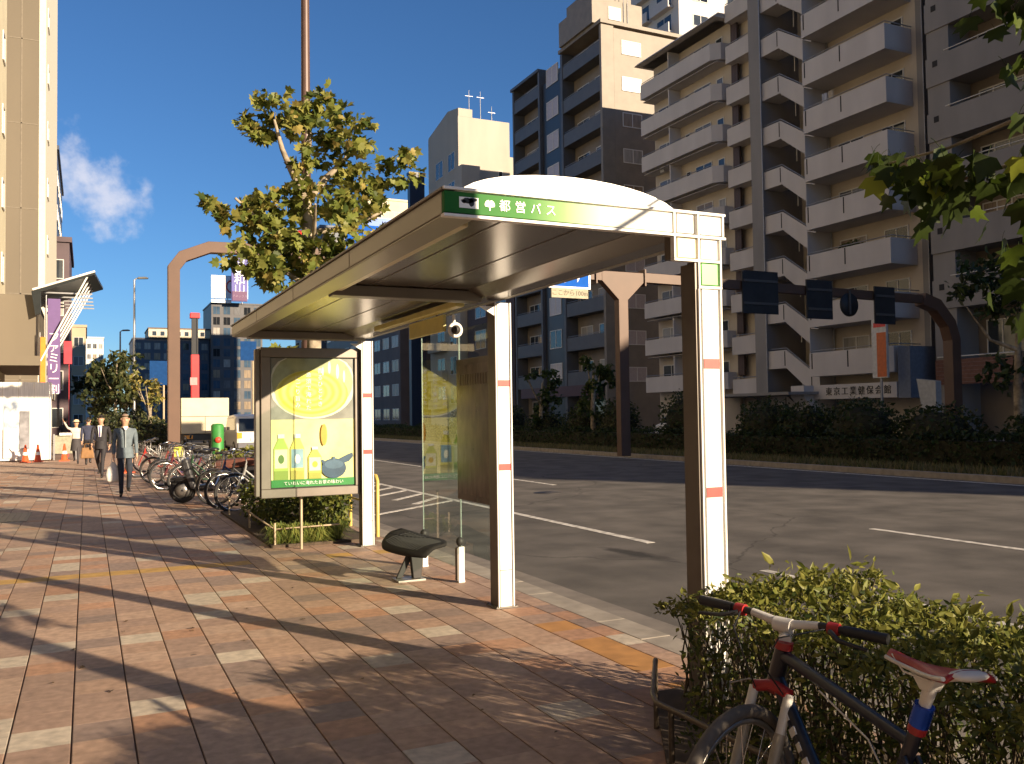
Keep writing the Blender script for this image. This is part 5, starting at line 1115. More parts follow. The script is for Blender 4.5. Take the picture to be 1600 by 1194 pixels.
def city_bike(name,label,loc,heading,lean,fm1,rm=chrome,basket=True,steer=0.0,group='bicycles parked along the kerb',fold=1.0):
    t = thing(name,label,'bicycle',loc,(0,lean,-heading),group)
    r = .33; HUBR = (0,-.44,r); HUBF = (0,.62,r); BB = (0,0,.28); ST = (0,-.17,.72); HT = (0,.43,.80); HB = (0,.47,.62)
    wheel(t,HUBR,r,tyre,rm); wheel(t,rot_steer(HUBF,(0,.5,0),steer),r,tyre,rm,steer)
    f = MB(); f.tube([HT,HB],.020,8); f.tube([HB,(0,.25,.34),BB],.018,8); f.tube([(0,.45,.72),(0,.15,.46),(0,-.07,.46)],.016,8); f.tube([BB,ST],.017,8)
    for x in (-.05,.05): f.tube([(x*.5,BB[1],BB[2]),(x,HUBR[1],HUBR[2])],.009,6); f.tube([(x*.4,ST[1],ST[2]-.04),(x,HUBR[1],HUBR[2])],.008,6)
    f.build('frame',fm1,t)
    S = lambda p: rot_steer(p,(0,.47,0),steer)
    f = MB(); f.tube([S((0,.42,.86)),S((0,.48,.64))],.014,8)
    for x in (-.055,.055): f.tube([S((x*.3,.48,.64)),S((x,.51,.60)),S((x,.62,r))],.010,6)
    f.build('fork',fm1,t)
    f = MB(); f.tube([S((-.27,.24,1.0)),S((-.26,.33,1.02)),S((-.10,.44,.97)),S((0,.45,.94)),S((.10,.44,.97)),S((.26,.33,1.02)),S((.27,.24,1.0))],.011,8); f.tube([S((0,.42,.84)),S((0,.45,.95))],.014,8); h = f.build('handlebar',chrome,t)
    for x in (-.27,.27): f = MB(); f.tube([S((x,.20,.995)),S((x,.31,1.018))],.016,8); f.build('grip',blackp,h)
    f = MB(); f.tube([ST,(0,-.20,.84)],.013,8); f.build('seat_post',chrome,t)
    f = MB(); f.sph((0,-.24,.87),(.09,.13,.045),12,8); f.sph((0,-.12,.87),(.035,.12,.03),10,6); f.build('saddle',blackp,t)
    for (hub,a0,a1) in ((HUBR,-20,175),(rot_steer(HUBF,(0,.5,0),steer),35,165)):
        f = MB(); pts = [(0,hub[1]-(r+.018)*math.cos(R(a)),hub[2]+(r+.018)*math.sin(R(a))) for a in [a0+(a1-a0)*k/14 for k in range(15)]]
        for k in range(14):
            p,q = Vector(pts[k]),Vector(pts[k+1]); f.add([(hub[0]-.025,p.y,p.z),(hub[0]+.025,p.y,p.z),(hub[0]+.025,q.y,q.z),(hub[0]-.025,q.y,q.z)],[(0,1,2,3)],0,True)
        f.build('mudguard',silverp,t)
    f = MB(); f.lathe([(.02,-.004),(.085,-.004),(.085,.004),(.02,.004)],(.06,0,.28),20,0,'x'); cr1 = f.build('chainring',steel,t)
    for s_ in (1,-1):
        f = MB(); f.tube([(.07*s_,0,.28),(.08*s_,.10*s_,.28-.13*s_)],.009,6); c1 = f.build('crank',steel,t); f = MB(); f.box(min(.085*s_,.175*s_),max(.085*s_,.175*s_),.10*s_-.03,.10*s_+.03,.28-.13*s_-.012,.28-.13*s_+.012); f.build('pedal',blackp,c1)
    f = MB(); f.box(-.06,.06,-.60,-.24,.70,.712); 
    for x in (-.055,.055): f.tube([(x,-.55,.70),(x,-.44,r)],.006,5)
    f.build('rear_rack',steel,t)
    f = MB(); f.tube([(-.06,-.42,.28),(-.20,-.46,.01)],.009,6); f.build('kickstand',steel,t)
    if basket:
        b = MB(); z0,z1 = .70,.93
        for k in range(9):
            for (a,e) in (((-.15+.0375*k,.50),(-.18+.045*k,.47)),((-.15+.0375*k,.70),(-.18+.045*k,.76))): b.tube([(a[0],a[1],z0),(e[0],e[1],z1)],.003,4,cap=False)
        for k in range(7):
            for s_ in (-1,1): b.tube([(s_*.15,.50+.033*k,z0),(s_*.18,.47+.048*k,z1)],.003,4,cap=False)
        for (q,w0,y0,y1) in ((z0,.15,.50,.70),((z0+z1)/2,.165,.485,.73),(z1,.18,.47,.76)): b.tube([(-w0,y0,q),(w0,y0,q),(w0,y1,q),(-w0,y1,q),(-w0,y0,q)],.005,5)
        b.build('basket',steel,t)
    return t
city_bike('city_bicycle','silver bicycle with bright rims, nearest of those parked left of the poster panel',(2.88,15.7,0),-1.30,-.05,silverp,basket=False,steer=.25)
city_bike('city_bicycle','black bicycle with bright rims parked second from the poster panel',(2.80,16.5,0),-1.42,-.06,blackp,basket=False,steer=.3)
city_bike('city_bicycle','bicycle with a wire basket parked just beyond the covered scooter',(2.2,21.6,0),-1.5,-.05,mat('maroon_paint',(0.12,0.02,0.025),.35),steer=.2)
city_bike('city_bicycle','dark bicycle with a basket right of the man in the blue shirt',(2.1,24.0,0),-1.35,-.06,blackp,steer=-.2)
city_bike('city_bicycle','purple framed bicycle in the parked row in front of the gantry leg',(2.25,23.0,0),-1.5,-.05,mat('violet_paint',(0.10,0.06,0.18),.35),steer=.1)
city_bike('city_bicycle','red bicycle at the far end of the parked row',(1.9,26.8,0),-1.3,-.05,mat('red_paint',(0.40,0.03,0.02),.35),steer=.3)
city_bike('city_bicycle','blue bicycle with a basket squeezed between the scooter and the nearest bicycles',(2.75,17.3,0),-1.5,-.05,mat('blue_paint',(0.03,0.06,0.16),.35),steer=-.25)
city_bike('city_bicycle','dark green bicycle just beyond the covered scooter',(2.45,19.9,0),-1.4,-.06,mat('green_paint',(0.02,0.06,0.03),.35),steer=.35)
city_bike('city_bicycle','white bicycle in front of the green pillar',(2.5,22.4,0),-1.55,-.04,mat('white_paint',(0.5,0.5,0.48),.35),steer=.15)
city_bike('city_bicycle','grey bicycle behind the red one at the far end of the row',(2.2,29.6,0),-1.5,-.05,silverp)
# ---------------------------------------------------------------- the near mountain bike
navy = mat('bike_navy',(0.008,0.010,0.02),.3,var=.1,spec=.6); whitep = mat('bike_white',(0.62,0.60,0.56),.35,var=.06,scale=20); redp = mat('bike_red',(0.32,0.018,0.02),.4,var=.15,scale=20); bluea = mat('anodised_blue',(0.01,0.06,0.42),.25,.6,var=.08)
mbk = thing('mountain_bicycle','dark blue mountain bicycle with white stem and red saddle leaning by the near hedge','bicycle',(1.90,1.863,0),(0,.086,-.157))
r = .335; HUBR = (0,-.43,r); HUBF = (0,.66,r); BB = (0,0,.30); ST = (0,-.165,.735); HT = (0,.425,.835); HB = (0,.465,.715); stc = 2.05; PV = (0,.45,0)
S = lambda p: rot_steer(p,PV,stc)
wheel(mbk,HUBR,r,tyre,blackp,0,.021,24); wheel(mbk,S(HUBF),r,mat('tyre_dusty',(0.10,0.085,0.07),.8,var=.2,scale=30),steel,stc,.021,24)
f = MB(); f.tube([HT,HB],.027,12); f.tube([(0,.435,.815),(0,.13,.775),ST],[.020,.019,.017],12); f.tube([(0,.455,.735),(0,.38,.66),BB],[.025,.025,.024],12); f.tube([BB,(0,-.185,.79)],.019,10)
for x in (-1,1):
    f.tube([(x*.03,-.03,.30),(x*.062,HUBR[1],HUBR[2])],.011,8); f.tube([(x*.02,-.16,.70),(x*.06,HUBR[1],HUBR[2])],.009,8)
fr = f.build('frame',navy,mbk)
# white block lettering down the down tube
for k in range(9):
    q = Vector((0,.38,.66)).lerp(Vector(BB),.06+.095*k); b = MB(); b.obox((q.x-.0225,q.y,q.z),(.005,.020+.010*(k%2),.026),(-.75,0,0)); b.build('frame_lettering',whitep,fr)
f = MB(); f.tube([HT,(0,.422,.858)],.029,12); f.build('headset',redp,mbk)
f = MB(); f.tube([S((0,.455,.715)),S((0,.47,.69))],.026,10)
f.tube([S((-.062,.485,.70)),S((0,.47,.715)),S((.062,.485,.70))],.020,8); f.build('fork_crown',redp,mbk)
for x in (-.062,.062):
    f = MB(); f.tube([S((x,.485,.70)),S((x,.535,.57))],.016,10); st_ = f.build('fork_stanchion',whitep,mbk); f = MB(); f.tube([S((x,.530,.585)),S((x,.62,.36)),S((x,.66,r))],[.018,.017,.013],10); f.build('fork_slider',mat('fork_white',(0.28,0.25,0.20),.4,var=.15,scale=15),mbk)
f = MB(); f.tube([(0,.422,.86),S((0,.412,.870)),S((0,.425,.900))],[.021,.021,.026],10); f.tube([S((-.03,.43,.903)),S((.03,.43,.903))],.024,10); f.build('stem',whitep,mbk)
HB1 = [S((x,.43-.02*abs(x)/.3,.905+.018*min(1,abs(x)/.12))) for x in (-.31,-.2,-.12,-.05,0,.05,.12,.2,.31)]
f = MB(); f.tube(HB1[2:7],[.0125,.0145,.016,.0145,.0125],10); hb = f.build('handlebar',whitep,mbk)
f = MB(); f.tube(HB1[:3],.0125,8); f.build('bar_end_section',blackp,hb); f = MB(); f.tube(HB1[6:],.0125,8); f.build('bar_end_section',blackp,hb)
for s_ in (-1,1):
    f = MB(); f.tube([S((s_*.20,.417,.923)),S((s_*.335,.408,.923))],[.0165,.0175],10); f.build('grip',blackp,hb)
    f = MB(); f.tube([S((s_*.150,.42,.922)),S((s_*.185,.418,.922))],.020,10); f.build('lever_clamp',redp,hb)
    f = MB(); f.tube([S((s_*.165,.44,.915)),S((s_*.21,.475,.900)),S((s_*.30,.472,.890))],[.009,.008,.006],6); f.build('brake_lever',blackp,hb)
    f = MB(); f.tube([S((s_*.15,.45,.920)),S((s_*.08,.60,.895)),S((s_*.03,.60,.80)),S((s_*.05,.50,.70))],.0028,5); f.build('cable',blackp,hb)
f = MB(); f.tube([(0.03,.40,.80),(.05,.50,.70),(.0,.62,.685),(-.05,.66,.66)],.003,5); f.build('brake_hose',steel,mbk)
f = MB(); f.tube([(0,-.178,.77),(0,-.190,.80)],.024,10); f.build('seat_clamp',redp,mbk)
f = MB(); f.tube([(0,-.186,.79),(0,-.205,.845)],.026,12); f.build('seat_tube_collar',bluea,mbk)
f = MB(); f.tube([(0,-.203,.84),(0,-.222,.895)],[.015,.018],12); f.prism([(-.262,.925),(-.165,.925),(-.205,.885),(-.235,.885)],-.020,.020,'x'); f.build('seat_post',whitep,mbk,bevel=.004)
def saddle(par):
    b = MB(); vs=[]; fs=[]; n=14; m=8
    for i in range(n+1):
        t = i/n; y = -.075-.275*t; w = .018+.055*max(0,(t-.35)/.65)**1.3+.006*t; zc = .957+.016*t*t-.01*math.sin(t*3.1); 
        for j in range(m+1):
            a = -1+2*j/m; vs.append((w*a, y, zc-.022*abs(a)**2.2))
    for i in range(n):
        for j in range(m): fs.append((i*(m+1)+j,(i+1)*(m+1)+j,(i+1)*(m+1)+j+1,i*(m+1)+j+1))
    b.add(vs,fs,0,True); o = b.build('saddle',redp,par); s = o.modifiers.new('thick','SOLIDIFY'); s.thickness=.012
    for sgn in (0,m):
        e = MB(); e.tube([vs[i*(m+1)+sgn] for i in range(n+1)],.006,6); e.build('saddle_edge',whitep,o)
    e = MB(); e.sph((0,-.345,.957),(.06,.022,.015),12,6); e.build('saddle_tail',whitep,o)
    for s_ in (-1,1): e = MB(); e.tube([(s_*.010,-.09,.945),(s_*.022,-.15,.915),(s_*.024,-.25,.918),(s_*.03,-.33,.945)],.0035,6); e.build('saddle_rail',whitep,o)
saddle(mbk)
f = MB(); f.lathe([(.02,-.004),(.09,-.004),(.09,.004),(.02,.004)],(.06,0,.30),24,0,'x'); f.build('chainring',blackp,mbk)
for s_ in (1,-1):
    f = MB(); f.tube([(.075*s_,0,.30),(.085*s_,.12*s_,.30-.12*s_)],.011,6); c1 = f.build('crank',blackp,mbk); f = MB(); f.box(min(.09*s_,.19*s_),max(.09*s_,.19*s_),.12*s_-.045,.12*s_+.045,.30-.12*s_-.012,.30-.12*s_+.012); f.build('pedal',blackp,c1)
f = MB(); f.tube([(-.022,.20,.765),(-.026,-.03,.70),(-.03,-.14,.60),(-.05,-.30,.45)],.003,5); f.build('gear_cable',whitep,mbk)
# ---------------------------------------------------------------- covered scooter
sc_ = thing('motor_scooter','dark scooter with a brown seat cover parked among the bicycles','scooter',(2.25,18.0,0),(0,-.05,1.30))
for y_ in (-.62,.62):
    w = MB(); w.ring((0,0,0),.19,.055,'x',26,10); wo_ = w.build('wheel',tyre,sc_,loc=(0,y_,.245)); h = MB(); h.lathe([(.02,-.04),(.14,-.035),(.14,.035),(.02,.04)],(0,0,0),18,0,'x'); h.build('rim',steel,wo_)
f = MB(); f.prism([(-.85,.50),(-.55,.30),(.10,.22),(.38,.24),(.40,.34),(.05,.36),(-.02,.62),(-.80,.70)],-.15,.15,'x'); f.build('body',blackp,sc_,bevel=.04)
f = MB(); f.prism([(.33,.28),(.44,.27),(.62,.70),(.58,.86),(.50,.86)],-.14,.14,'x'); f.build('leg_shield',mat('scooter_grey',(0.05,0.05,0.055),.3),sc_,bevel=.05)
f = MB(); f.prism([(-.86,.72),(-.80,.86),(-.35,.83),(.0,.80),(.03,.70),(-.02,.63)],-.17,.17,'x'); f.build('seat_cover',mat('brown_cover',(0.13,0.045,0.03),.6,var=.3,scale=8),sc_,bevel=.05)
f = MB(); f.tube([(-.32,.42,1.02),(-.1,.50,1.0),(.1,.50,1.0),(.32,.42,1.02)],.016,8); h = f.build('handlebar',steel,sc_)
for s_ in (-1,1):
    f = MB(); f.tube([(s_*.2,.46,1.01),(s_*.26,.50,1.22)],.006,5); f.sph((s_*.27,.51,1.25),(.06,.02,.04)); f.build('mirror',blackp,h)
f = MB(); f.sph((0,.62,.78),(.08,.05,.06)); f.build('headlight',mat('lens_clear',(.5,.5,.48),.1),sc_)
f = MB(); f.prism([(.42,.45),(.84,.44),(.82,.50),(.45,.52)],-.07,.07,'x'); f.build('front_mudguard',blackp,sc_,bevel=.02)
f = MB(); f.box(-.2,.2,-1.12,-.80,.80,1.08); f.build('top_box',mat('wicker',(0.30,0.21,0.11),.8,var=.3,scale=30),sc_,bevel=.03)
# ================================================================ people
hairm = mat('hair_dark',(0.025,0.02,0.018),.6,var=.2); skinm = mat('skin',(0.50,0.30,0.20),.5,var=.06)
def person(label, loc, heading, h, top, bottom, shoes, legs, arms, hair=hairm, bend=0.0, hat=None, skirt=None, headturn=0.0):
    """legs/arms: per side (knee,ankle) / (elbow,wrist) offsets in body frame (x right, y forward, z up, 1.72 m tall)"""
    t = thing('person',label,'person',loc,(0,0,-heading)); k = h/1.72
    V=[];E=[];RAD=[];TAG=[]
    def jv(p,r,tg,par=None):
        V.append((p[0]*k,p[1]*k,p[2]*k)); RAD.append((r if hasattr(r,'__len__') else (r,r))); TAG.append(tg)
        if par is not None: E.append((par,len(V)-1))
        return len(V)-1
    pel = jv((0,0,.94),(.145,.105),1); sp_ = jv((0,bend*.3,1.12),(.152,.118),0,pel); ch = jv((0,bend*.8,1.32),(.172,.122),0,sp_); nb = jv((0,bend,1.435),(.075,.065),0,ch); nk = jv((0,bend+.012,1.49),(.050,.052),2,nb)
    hd1 = jv((0,bend+.028,1.560),(.086,.098),2,nk); hd2 = jv((0,bend+.022,1.65),(.092,.108),2,hd1)
    for s_,(el,wr) in zip((-1,1),arms):
        sh_ = jv((s_*.185,bend*.8,1.385),.068,0,ch); e_ = jv(el,.046,0,sh_); w_ = jv(wr,.032,0,e_); d = (Vector(wr)-Vector(el)).normalized(); pm_ = Vector(wr)+d*.06; p_ = jv(tuple(pm_),(.030,.018),2,w_)
        side = Vector((0,1,0)) if abs(d.y) < .8 else Vector((0,0,1)); side = (side-d*side.dot(d)).normalized(); inw = Vector((-s_,0,0)); 
        for q in range(4):
            b0 = pm_+side*(.024-.016*q)+d*.03; l1 = (.040,.045,.042,.034)[q]; a1 = jv(tuple(b0),.009,2,p_); a2 = jv(tuple(b0+d*l1+inw*.008),.008,2,a1); jv(tuple(b0+d*l1*1.7+inw*.025),.007,2,a2)
        th_ = jv(tuple(pm_+side*.036-d*.015+inw*.01),.010,2,p_); jv(tuple(pm_+side*.05+d*.03+inw*.02),.008,2,th_)
    for s_,(kn,an) in zip((-1,1),legs):
        hp = jv((s_*.088,0,.88),.092,1,pel); k_ = jv(kn,.060,1,hp); a_ = jv(an,.043,1,k_); an_ = Vector(an); hl = jv((an[0],an[1]-.03,an[2]-.055),.036,3,a_); jv((an[0]+s_*.02,an[1]+.15,max(.028,an[2]-.065)),(.038,.026),3,hl)
    me = bpy.data.meshes.new('b'); me.from_pydata(V,E,[]); ob = bpy.data.objects.new('b',me); COL.objects.link(ob)
    sk = ob.modifiers.new('s','SKIN'); sk.use_smooth_shade = True; sk.branch_smoothing = .4; ob.modifiers.new('u','SUBSURF').levels = 2
    for i,r_ in enumerate(RAD):
        sv = me.skin_vertices[0].data[i]; sv.radius = (r_[0]*k,r_[1]*k); sv.use_root = (i==0)
    dg = bpy.context.evaluated_depsgraph_get(); dg.update(); bm_ = bpy.data.meshes.new_from_object(ob.evaluated_get(dg)); bpy.data.objects.remove(ob)
    bm_.materials.clear()
    for m in (top,bottom,skinm,shoes): bm_.materials.append(m)
    A = np.array([V[a] for a,b in E]); B = np.array([V[b] for a,b in E]); T = [(TAG[b]) for a,b in E]
    mi = []
    for p in bm_.polygons:
        c = np.array(p.center); ab = B-A; tt = np.clip(((c-A)*ab).sum(1)/np.maximum(1e-9,(ab*ab).sum(1)),0,1); dd = np.linalg.norm(c-(A+ab*tt[:,None]),axis=1); j = int(dd.argmin()); tg = T[j]
        if tg == 0 and c[2] < .90*k and abs(c[0]) < .15*k: tg = 1
        if tg == 1 and c[2] > .93*k: tg = 0
        mi.append(tg)
    bm_.polygons.foreach_set('material_index',mi); bm_.polygons.foreach_set('use_smooth',[True]*len(mi)); bm_.name='body'
    link('body',bm_,t); hc = Vector((0,bend+.024,1.615))*k
    b = MB(); b.sph((hc.x,hc.y-.022*k,hc.z+.030*k),(.080*k,.096*k,.086*k),14,8,0,0,1.1); b.sph((hc.x,hc.y-.048*k,hc.z+.0*k),(.072*k,.052*k,.075*k),12,8); b.build('hair',hair,t)
    b = MB(); b.prism([(hc.y+.085*k,hc.z+.012*k),(hc.y+.112*k,hc.z-.022*k),(hc.y+.08*k,hc.z-.028*k)],-.011*k,.011*k,'x'); b.build('nose',skinm,t)
    for s_ in (-1,1):
        b = MB(); b.sph((s_*.030*k,hc.y+.082*k,hc.z+.006*k),(.011*k,.008*k,.006*k),8,6); b.build('eye',blackp,t)
        b = MB(); b.sph((s_*.079*k,hc.y-.002,hc.z-.006*k),(.012*k,.020*k,.030*k),8,6); b.build('ear',skinm,t)
    b = MB(); b.sph((0,hc.y+.082*k,hc.z-.050*k),(.024*k,.008*k,.006*k),8,6); b.build('mouth',mat('lips',(.30,.12,.10),.5),t)
    if hat: 
        b = MB(); b.lathe([(.15*k,0),(.10*k,.015*k),(.095*k,.075*k),(.02*k,.10*k)],(hc.x,hc.y,hc.z+.05*k),18); b.build('hat',hat,t)
    if skirt:
        b = MB(); b.lathe([(.15*k,1.0*k),(.19*k,.8*k),(.22*k,.52*k)],(0,0,0),18); b.build('skirt',skirt,t)
    return t
shirt = mat('shirt_blue_grey',(0.125,0.16,0.185),.8,var=.15,scale=12); jeans = mat('jeans_navy',(0.025,0.03,0.045),.85,var=.2,scale=15); blk = mat('shoe_black',(0.02,0.018,0.018),.4)
suit = mat('suit_dark',(0.022,0.02,0.024),.75,var=.15,scale=10)
A_DN = (((-.215,-.03,1.12),(-.225,.05,.88)),((.215,-.03,1.12),(.225,.05,.88)))
WALK = (((-.09,.20,.51),(-.085,.24,.10)),((.09,.0,.49),(.085,-.27,.19)))
WALK2 = (((-.09,.03,.48),(-.085,-.22,.17)),((.09,.19,.50),(.085,.17,.10)))
A_SW = (((-.21,-.12,1.14),(-.20,-.10,.90)),((.215,.06,1.13),(.19,.20,.93)))
man = person('man in a blue shirt and jeans walking towards the camera',(0.73,20.6,0),math.pi-.05,1.72,shirt,jeans,blk,WALK2,A_DN,hair=mat('hair_grey',(0.27,0.19,0.14),.6))
# open shirt front: placket and hem
pk = MB(); pk.box(-.012,.012,.118,.126,.86,1.40); pk.build('placket',mat('shirt_seam',(0.24,0.28,0.30),.8),man)
hm = MB(); hm.lathe([(.175,.80),(.168,.90),(.150,1.02)],(0,0,0),20); hm.build('shirt_hem',shirt,man)
hm = MB(); hm.prism([(-.05,1.46),(.05,1.46),(0,1.36)],.09,.118,'y'); hm.build('collar',sg,man)
bag = thing('carrier_bag','white plastic carrier bag in the hand of the man in blue','bag',(0.98,20.55,.40))
b = MB(); vs=[]; fs=[]; n=14
for i,(z,w_,d_) in enumerate(((.0,.11,.06),(.04,.145,.085),(.16,.15,.09),(.28,.12,.06),(.36,.06,.025),(.42,.03,.012))):
    for q in range(n): a = 2*math.pi*q/n; e = 1+.08*math.sin(5*a+i); vs.append((w_*e*math.cos(a),d_*e*math.sin(a),z))
for i in range(5):
    for q in range(n): fs.append((i*n+q,i*n+(q+1)%n,(i+1)*n+(q+1)%n,(i+1)*n+q))
fs.append(tuple(reversed(range(n)))); b.add(vs,fs,0,True); b.build('sack',mat('bag_white',(0.78,0.76,0.72),.5,var=.05,scale=30),bag)
for s_ in (-1,1): b = MB(); b.tube([(s_*.03,0,.40),(s_*.025,0,.50),(0,0,.53)],.008,5); b.build('handle',sg,bag)
bag.location = (0.505,20.6,.30)
bp_ = thing('shoulder_bag','black shoulder bag strap and bag worn by the man in blue','bag',(0.73,20.6,.9))
b = MB(); b.tube([(.13,-.13,.58),(.14,-.03,.565),(.135,.07,.50),(.145,.10,.36),(.15,.0,.20),(.14,-.10,.16)],.014,6); b.build('strap',blackp,bp_)
b = MB(); b.obox((.0,.21,.30),(.30,.12,.40)); b.build('pack',blackp,bp_,bevel=.04)
bp_.rotation_euler = (0,0,0)
sm_ = person('man in a dark suit, white shirt and tie behind the man in blue',(0.36,27.6,0),math.pi+.25,1.74,suit,suit,blk,WALK,A_SW)
hm = MB(); hm.prism([(-.055,1.45),(.055,1.45),(.03,1.14),(-.03,1.14)],.105,.122,'y'); hm.build('shirt_front',sg,sm_)
hm = MB(); hm.prism([(-.014,1.43),(.014,1.43),(.022,1.17),(0,1.12),(-.022,1.17)],.123,.129,'y'); hm.build('tie',mat('tie_violet',(.12,.10,.25),.6),sm_)
hm = MB(); hm.lathe([(.165,.80),(.158,.90),(.148,1.02)],(0,0,0),20); hm.build('jacket_hem',suit,sm_)
bb_ = thing('brown_bag','brown leather bag carried by the man in the dark suit','bag',(0.02,27.5,.55))
b = MB(); b.prism([(-.17,0),(.17,0),(.14,.30),(-.14,.30)],-.05,.05,'y'); b.build('body',mat('bag_brown',(0.24,0.12,0.04),.5,var=.2,scale=8),bb_,bevel=.02)
b = MB(); b.tube([(-.08,0,.29),(-.06,0,.40),(.06,0,.40),(.08,0,.29)],.012,6); b.build('handle',mat('bag_brown',(0.24,0.12,0.04)),bb_)
RAISE = (((-.215,-.03,1.12),(-.225,.05,.90)),((.30,.05,1.42),(.42,.12,1.66)))
person('woman in a sun hat and pale blouse waving an arm by the barrier',(-.35,37.0,0),math.pi+.1,1.60,mat('blouse_pale',(0.55,0.50,0.44),.8,var=.2,scale=10),mat('skirt_dark',(0.05,0.045,0.05),.8),blk,WALK,(RAISE[1],RAISE[0]) if False else RAISE,hat=mat('hat_straw',(0.62,0.52,0.34),.8),skirt=mat('skirt_dark',(0.05,0.045,0.05)))
person('figure in dark clothes left of the waving woman',(-.85,43.5,0),.2,1.70,suit,jeans,blk,WALK,A_SW)
person('figure in a navy jacket between the waving woman and the man in the suit',(0.05,35.2,0),0.1,1.70,mat('jacket_navy',(0.03,0.035,0.07),.8,var=.2,scale=8),suit,blk,WALK,A_DN)
# ================================================================ street clutter on the left
co_m = mat('cone_orange',(0.70,0.10,0.03),.5,var=.08); coff = []
def cone(x,y,lab):
    t = thing('traffic_cone',lab,'traffic cone',(x,y,0),group='orange traffic cones')
    b = MB(); b.lathe([(.15,.03),(.13,.05),(.03,.68),(.0,.69)],(0,0,0),16); b.build('cone',co_m,t); b = MB(); b.box(-.19,.19,-.19,.19,0,.035); b.build('base',co_m,t,bevel=.01)
    b = MB(); b.lathe([(.105,.28),(.082,.40)],(0,0,0),16); b.build('band',sg,t)
for (x,y,l_) in ((-2.15,39.6,'orange traffic cone under the blue poster of the white hoarding'),(-1.72,39.6,'orange traffic cone at the right end of the white hoarding'),(-.80,39.9,'orange traffic cone in front of the grey barrier'),(1.15,29.5,'orange traffic cone right of the man in blue')): cone(x,y,l_)
br_ = thing('barrier','grey folding barrier between the hoarding and the waving woman','barrier',(-1.0,41.2,0))
b = MB(); b.box(-1.25,-.35,41.15,41.20,.25,1.0); b.build('panel',mat('barrier_grey',(0.28,0.27,0.20),.7,var=.2,scale=8),br_,True)
for x in (-1.2,-.4): b = MB(); b.box(x-.03,x+.03,41.0,41.35,0,1.05); b.build('leg',railm,br_,True)
b = MB(); b.box(-1.0,-.55,41.0,41.14,1.0,1.1); b.build('top_box',sg,br_,True)
gp_ = thing('green_pillar','green advertising pillar with a red badge behind the scooter','pillar',(3.05,24.2,0))
b = MB(); b.lathe([(.16,0),(.16,1.42),(.12,1.46),(0,1.47)],(3.05,24.2,0),20); b.build('drum',mat('pillar_green',(0.035,0.20,0.04),.5,var=.3,scale=4),gp_,True)
b = MB(); b.lathe([(0,-.02),(.08,-.02),(.08,.02)],(3.05,24.05,1.05),16,0,'y'); b.build('badge',mat('badge_red',(0.5,0.06,0.03),.5),gp_,True)
for (x,y,h_,lab) in ((3.2,20.0,.95,'leafy tan planter between the scooter and the green pillar'),(2.9,21.5,.85,'second leafy planter beside the green pillar')):
    t = thing('planter',lab,'planter',(x,y,0)); b = MB(); b.box(x-.3,x+.3,y-.5,y+.5,0,h_-.35); b.build('box',mat('planter_tan',(0.36,0.28,0.16),.8,var=.2,scale=10),t,True,.02); stuff(clump('foliage',(x,y,h_-.2),(.32,.5,.25),260,.11,[BUSH[1],BUSH[2]],t))
ch_ = thing('child_seat_bicycle_cover','yellow and red bag hung on a parked bicycle basket','bag',(2.0,23.2,.8))
b = MB(); b.obox((0,0,0),(.24,.18,.26)); b.build('sack',mat('bag_yellow',(0.65,0.62,0.05),.6),ch_,bevel=.04); b = MB(); b.tube([(-.08,0,.12),(-.04,0,.22),(.04,0,.22),(.08,0,.12)],.01,5); b.build('handle',blackp,ch_)
# ---------------------------------------------------------------- vehicles at the far kerb lane
carw = mat('car_white',(0.68,0.67,0.64),.3,var=.04,spec=.6); cgl = mat('car_glass',(0.02,0.025,0.03),.08,var=.1); tail = mat('tail_amber',(0.65,0.28,0.02),.3)
def car_wheel(par,x,y,r=.32):
    w = MB(); w.lathe([(.10,-.11),(r-.03,-.11),(r,-.08),(r,.08),(r-.03,.11),(.10,.11)],(0,0,0),22,0,'x'); o = w.build('wheel',tyre,par,loc=(x,y,r)); h = MB(); h.lathe([(.0,-.118),(.19,-.116),(.19,.116),(0,.118)],(0,0,0),16,0,'x'); h.build('rim',silverp,o)
vn = thing('minivan','white minivan seen from behind right of the brown gantry leg','van',(7.0,44.5,-.1))
b = MB(); prof = [(-2.2,.30),(-2.25,.95),(-2.15,1.05),(-1.95,1.78),(-1.2,1.88),(.8,1.82),(1.55,1.12),(2.2,.95),(2.25,.32)]
b.prism(prof,-.84,.84,'x'); b.build('body',carw,vn,bevel=.10)
b = MB(); b.prism([(-2.215,1.10),(-2.01,1.68),(-1.985,1.68),(-2.19,1.10)],-.70,.70,'x'); b.build('rear_window',cgl,vn)
for s_ in (-1,1):
    b = MB(); b.prism([(-1.8,1.12),(-1.7,1.68),(.7,1.66),(1.3,1.15)],s_*.835,s_*.848,'x'); b.build('side_window',cgl,vn); b = MB(); b.box(min(s_*.60,s_*.82),max(s_*.60,s_*.82),-2.27,-2.2,.78,1.04); b.build('tail_light',tail,vn)
    b = MB(); b.box(min(s_*.87,s_*1.0),max(s_*.87,s_*1.0),1.0,1.15,1.1,1.28); b.build('mirror',carw,vn)
    for y_ in (-1.4,1.45): car_wheel(vn,s_*.76,y_)
b = MB(); b.box(-.80,.80,-2.33,-2.19,.32,.58); b.build('bumper',mat('bumper_grey',(.10,.10,.12),.5),vn,bevel=.03); b = MB(); b.box(-.2,.2,-2.285,-2.25,.66,.80); b.build('number_plate',sg,vn)
tr = thing('box_truck','cream box truck with a red telescopic boom behind the parked bicycles','truck',(5.4,50,-.1))
b = MB(); b.box(-1.15,1.15,-2.5,1.6,.95,2.75); b.build('cargo_box',mat('truck_cream',(0.60,0.53,0.38),.6,var=.06,scale=2),tr,bevel=.03)
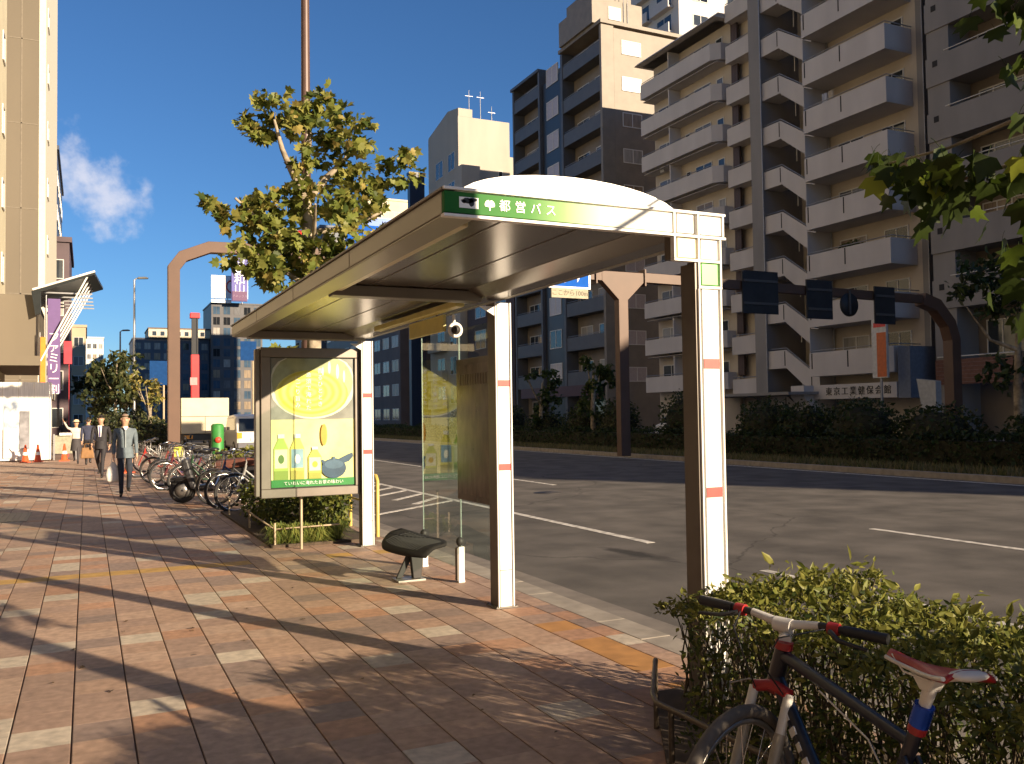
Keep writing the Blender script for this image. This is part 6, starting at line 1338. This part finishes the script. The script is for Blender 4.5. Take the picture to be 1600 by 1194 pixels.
b = MB(); b.prism([(1.7,.5),(3.3,.5),(3.35,1.3),(2.9,2.3),(1.7,2.35)],-1.0,1.0,'x'); b.build('cab',carw,tr,bevel=.06)
b = MB(); b.box(-1.0,1.0,-2.5,3.2,.62,.92); b.build('chassis',blackp,tr)
for s_ in (-1,1):
    for y_ in (-1.7,2.4): car_wheel(tr,s_*.88,y_,.42)
    b = MB(); b.box(min(s_*.6,s_*1.0),max(s_*.6,s_*1.0),-2.56,-2.50,.70,.88); b.build('tail_light',tail,tr)
b = MB(); b.box(-1.14,1.14,-2.512,-2.502,1.8,1.83); b.box(-.012,.012,-2.512,-2.502,1.0,1.79); b.build('door_seam',frame_d,tr)
b = MB(); b.box(-.95,.95,2.4+.55,2.4+.9,1.4,2.1); b.build('windscreen',cgl,tr)
cr1 = thing('crane_boom','red telescopic crane boom with a black tip standing up beyond the cream truck','crane',(6.4,62,-.1))
b = MB(); b.box(-1.2,1.2,-2,4.5,.6,1.5); b.build('carrier',mat('crane_body',(.45,.42,.38),.5),cr1,bevel=.05)
for s_ in (-1,1):
    for y_ in (-1.2,.2,3.4): car_wheel(cr1,s_*1.0,y_,.45)
crr = mat('crane_red',(0.60,0.03,0.035),.4,var=.08); b = MB(); b.box(-.25,.25,-.25,.25,1.5,5.9); lb = b.build('boom',crr,cr1,bevel=.03); b = MB(); b.box(-.19,.19,-.19,.19,5.9,8.3); b.build('boom_extension',blackp,cr1); b = MB(); b.box(-.30,.30,-.28,.28,8.3,8.65); b.build('boom_head',crr,cr1,bevel=.03); b = MB(); b.box(-.32,.12,-.32,-.26,3.9,4.4); b.build('badge',mat('badge_pink',(.7,.25,.25),.5),lb)
b = MB(); b.tube([(.15,-.3,8.3),(.15,-.3,6.0)],.015,5); b.build('hoist_rope',blackp,cr1)
# white kei car far side
wc = thing('parked_car','pale parked car behind the median hedge under the middle gantry leg','car',(34.8,48,-.1))
b = MB(); b.prism([(-1.7,.3),(-1.7,.9),(-1.3,1.0),(-.9,1.45),(.6,1.45),(1.1,1.0),(1.7,.85),(1.75,.3)],-.75,.75,'x'); b.build('body',carw,wc,bevel=.08)
for s_ in (-1,1):
    b = MB(); b.prism([(-1.1,1.0),(-.85,1.38),(.55,1.38),(.95,1.0)],s_*.745,s_*.757,'x'); b.build('side_window',cgl,wc)
    for y_ in (-1.1,1.15): car_wheel(wc,s_*.66,y_,.3)
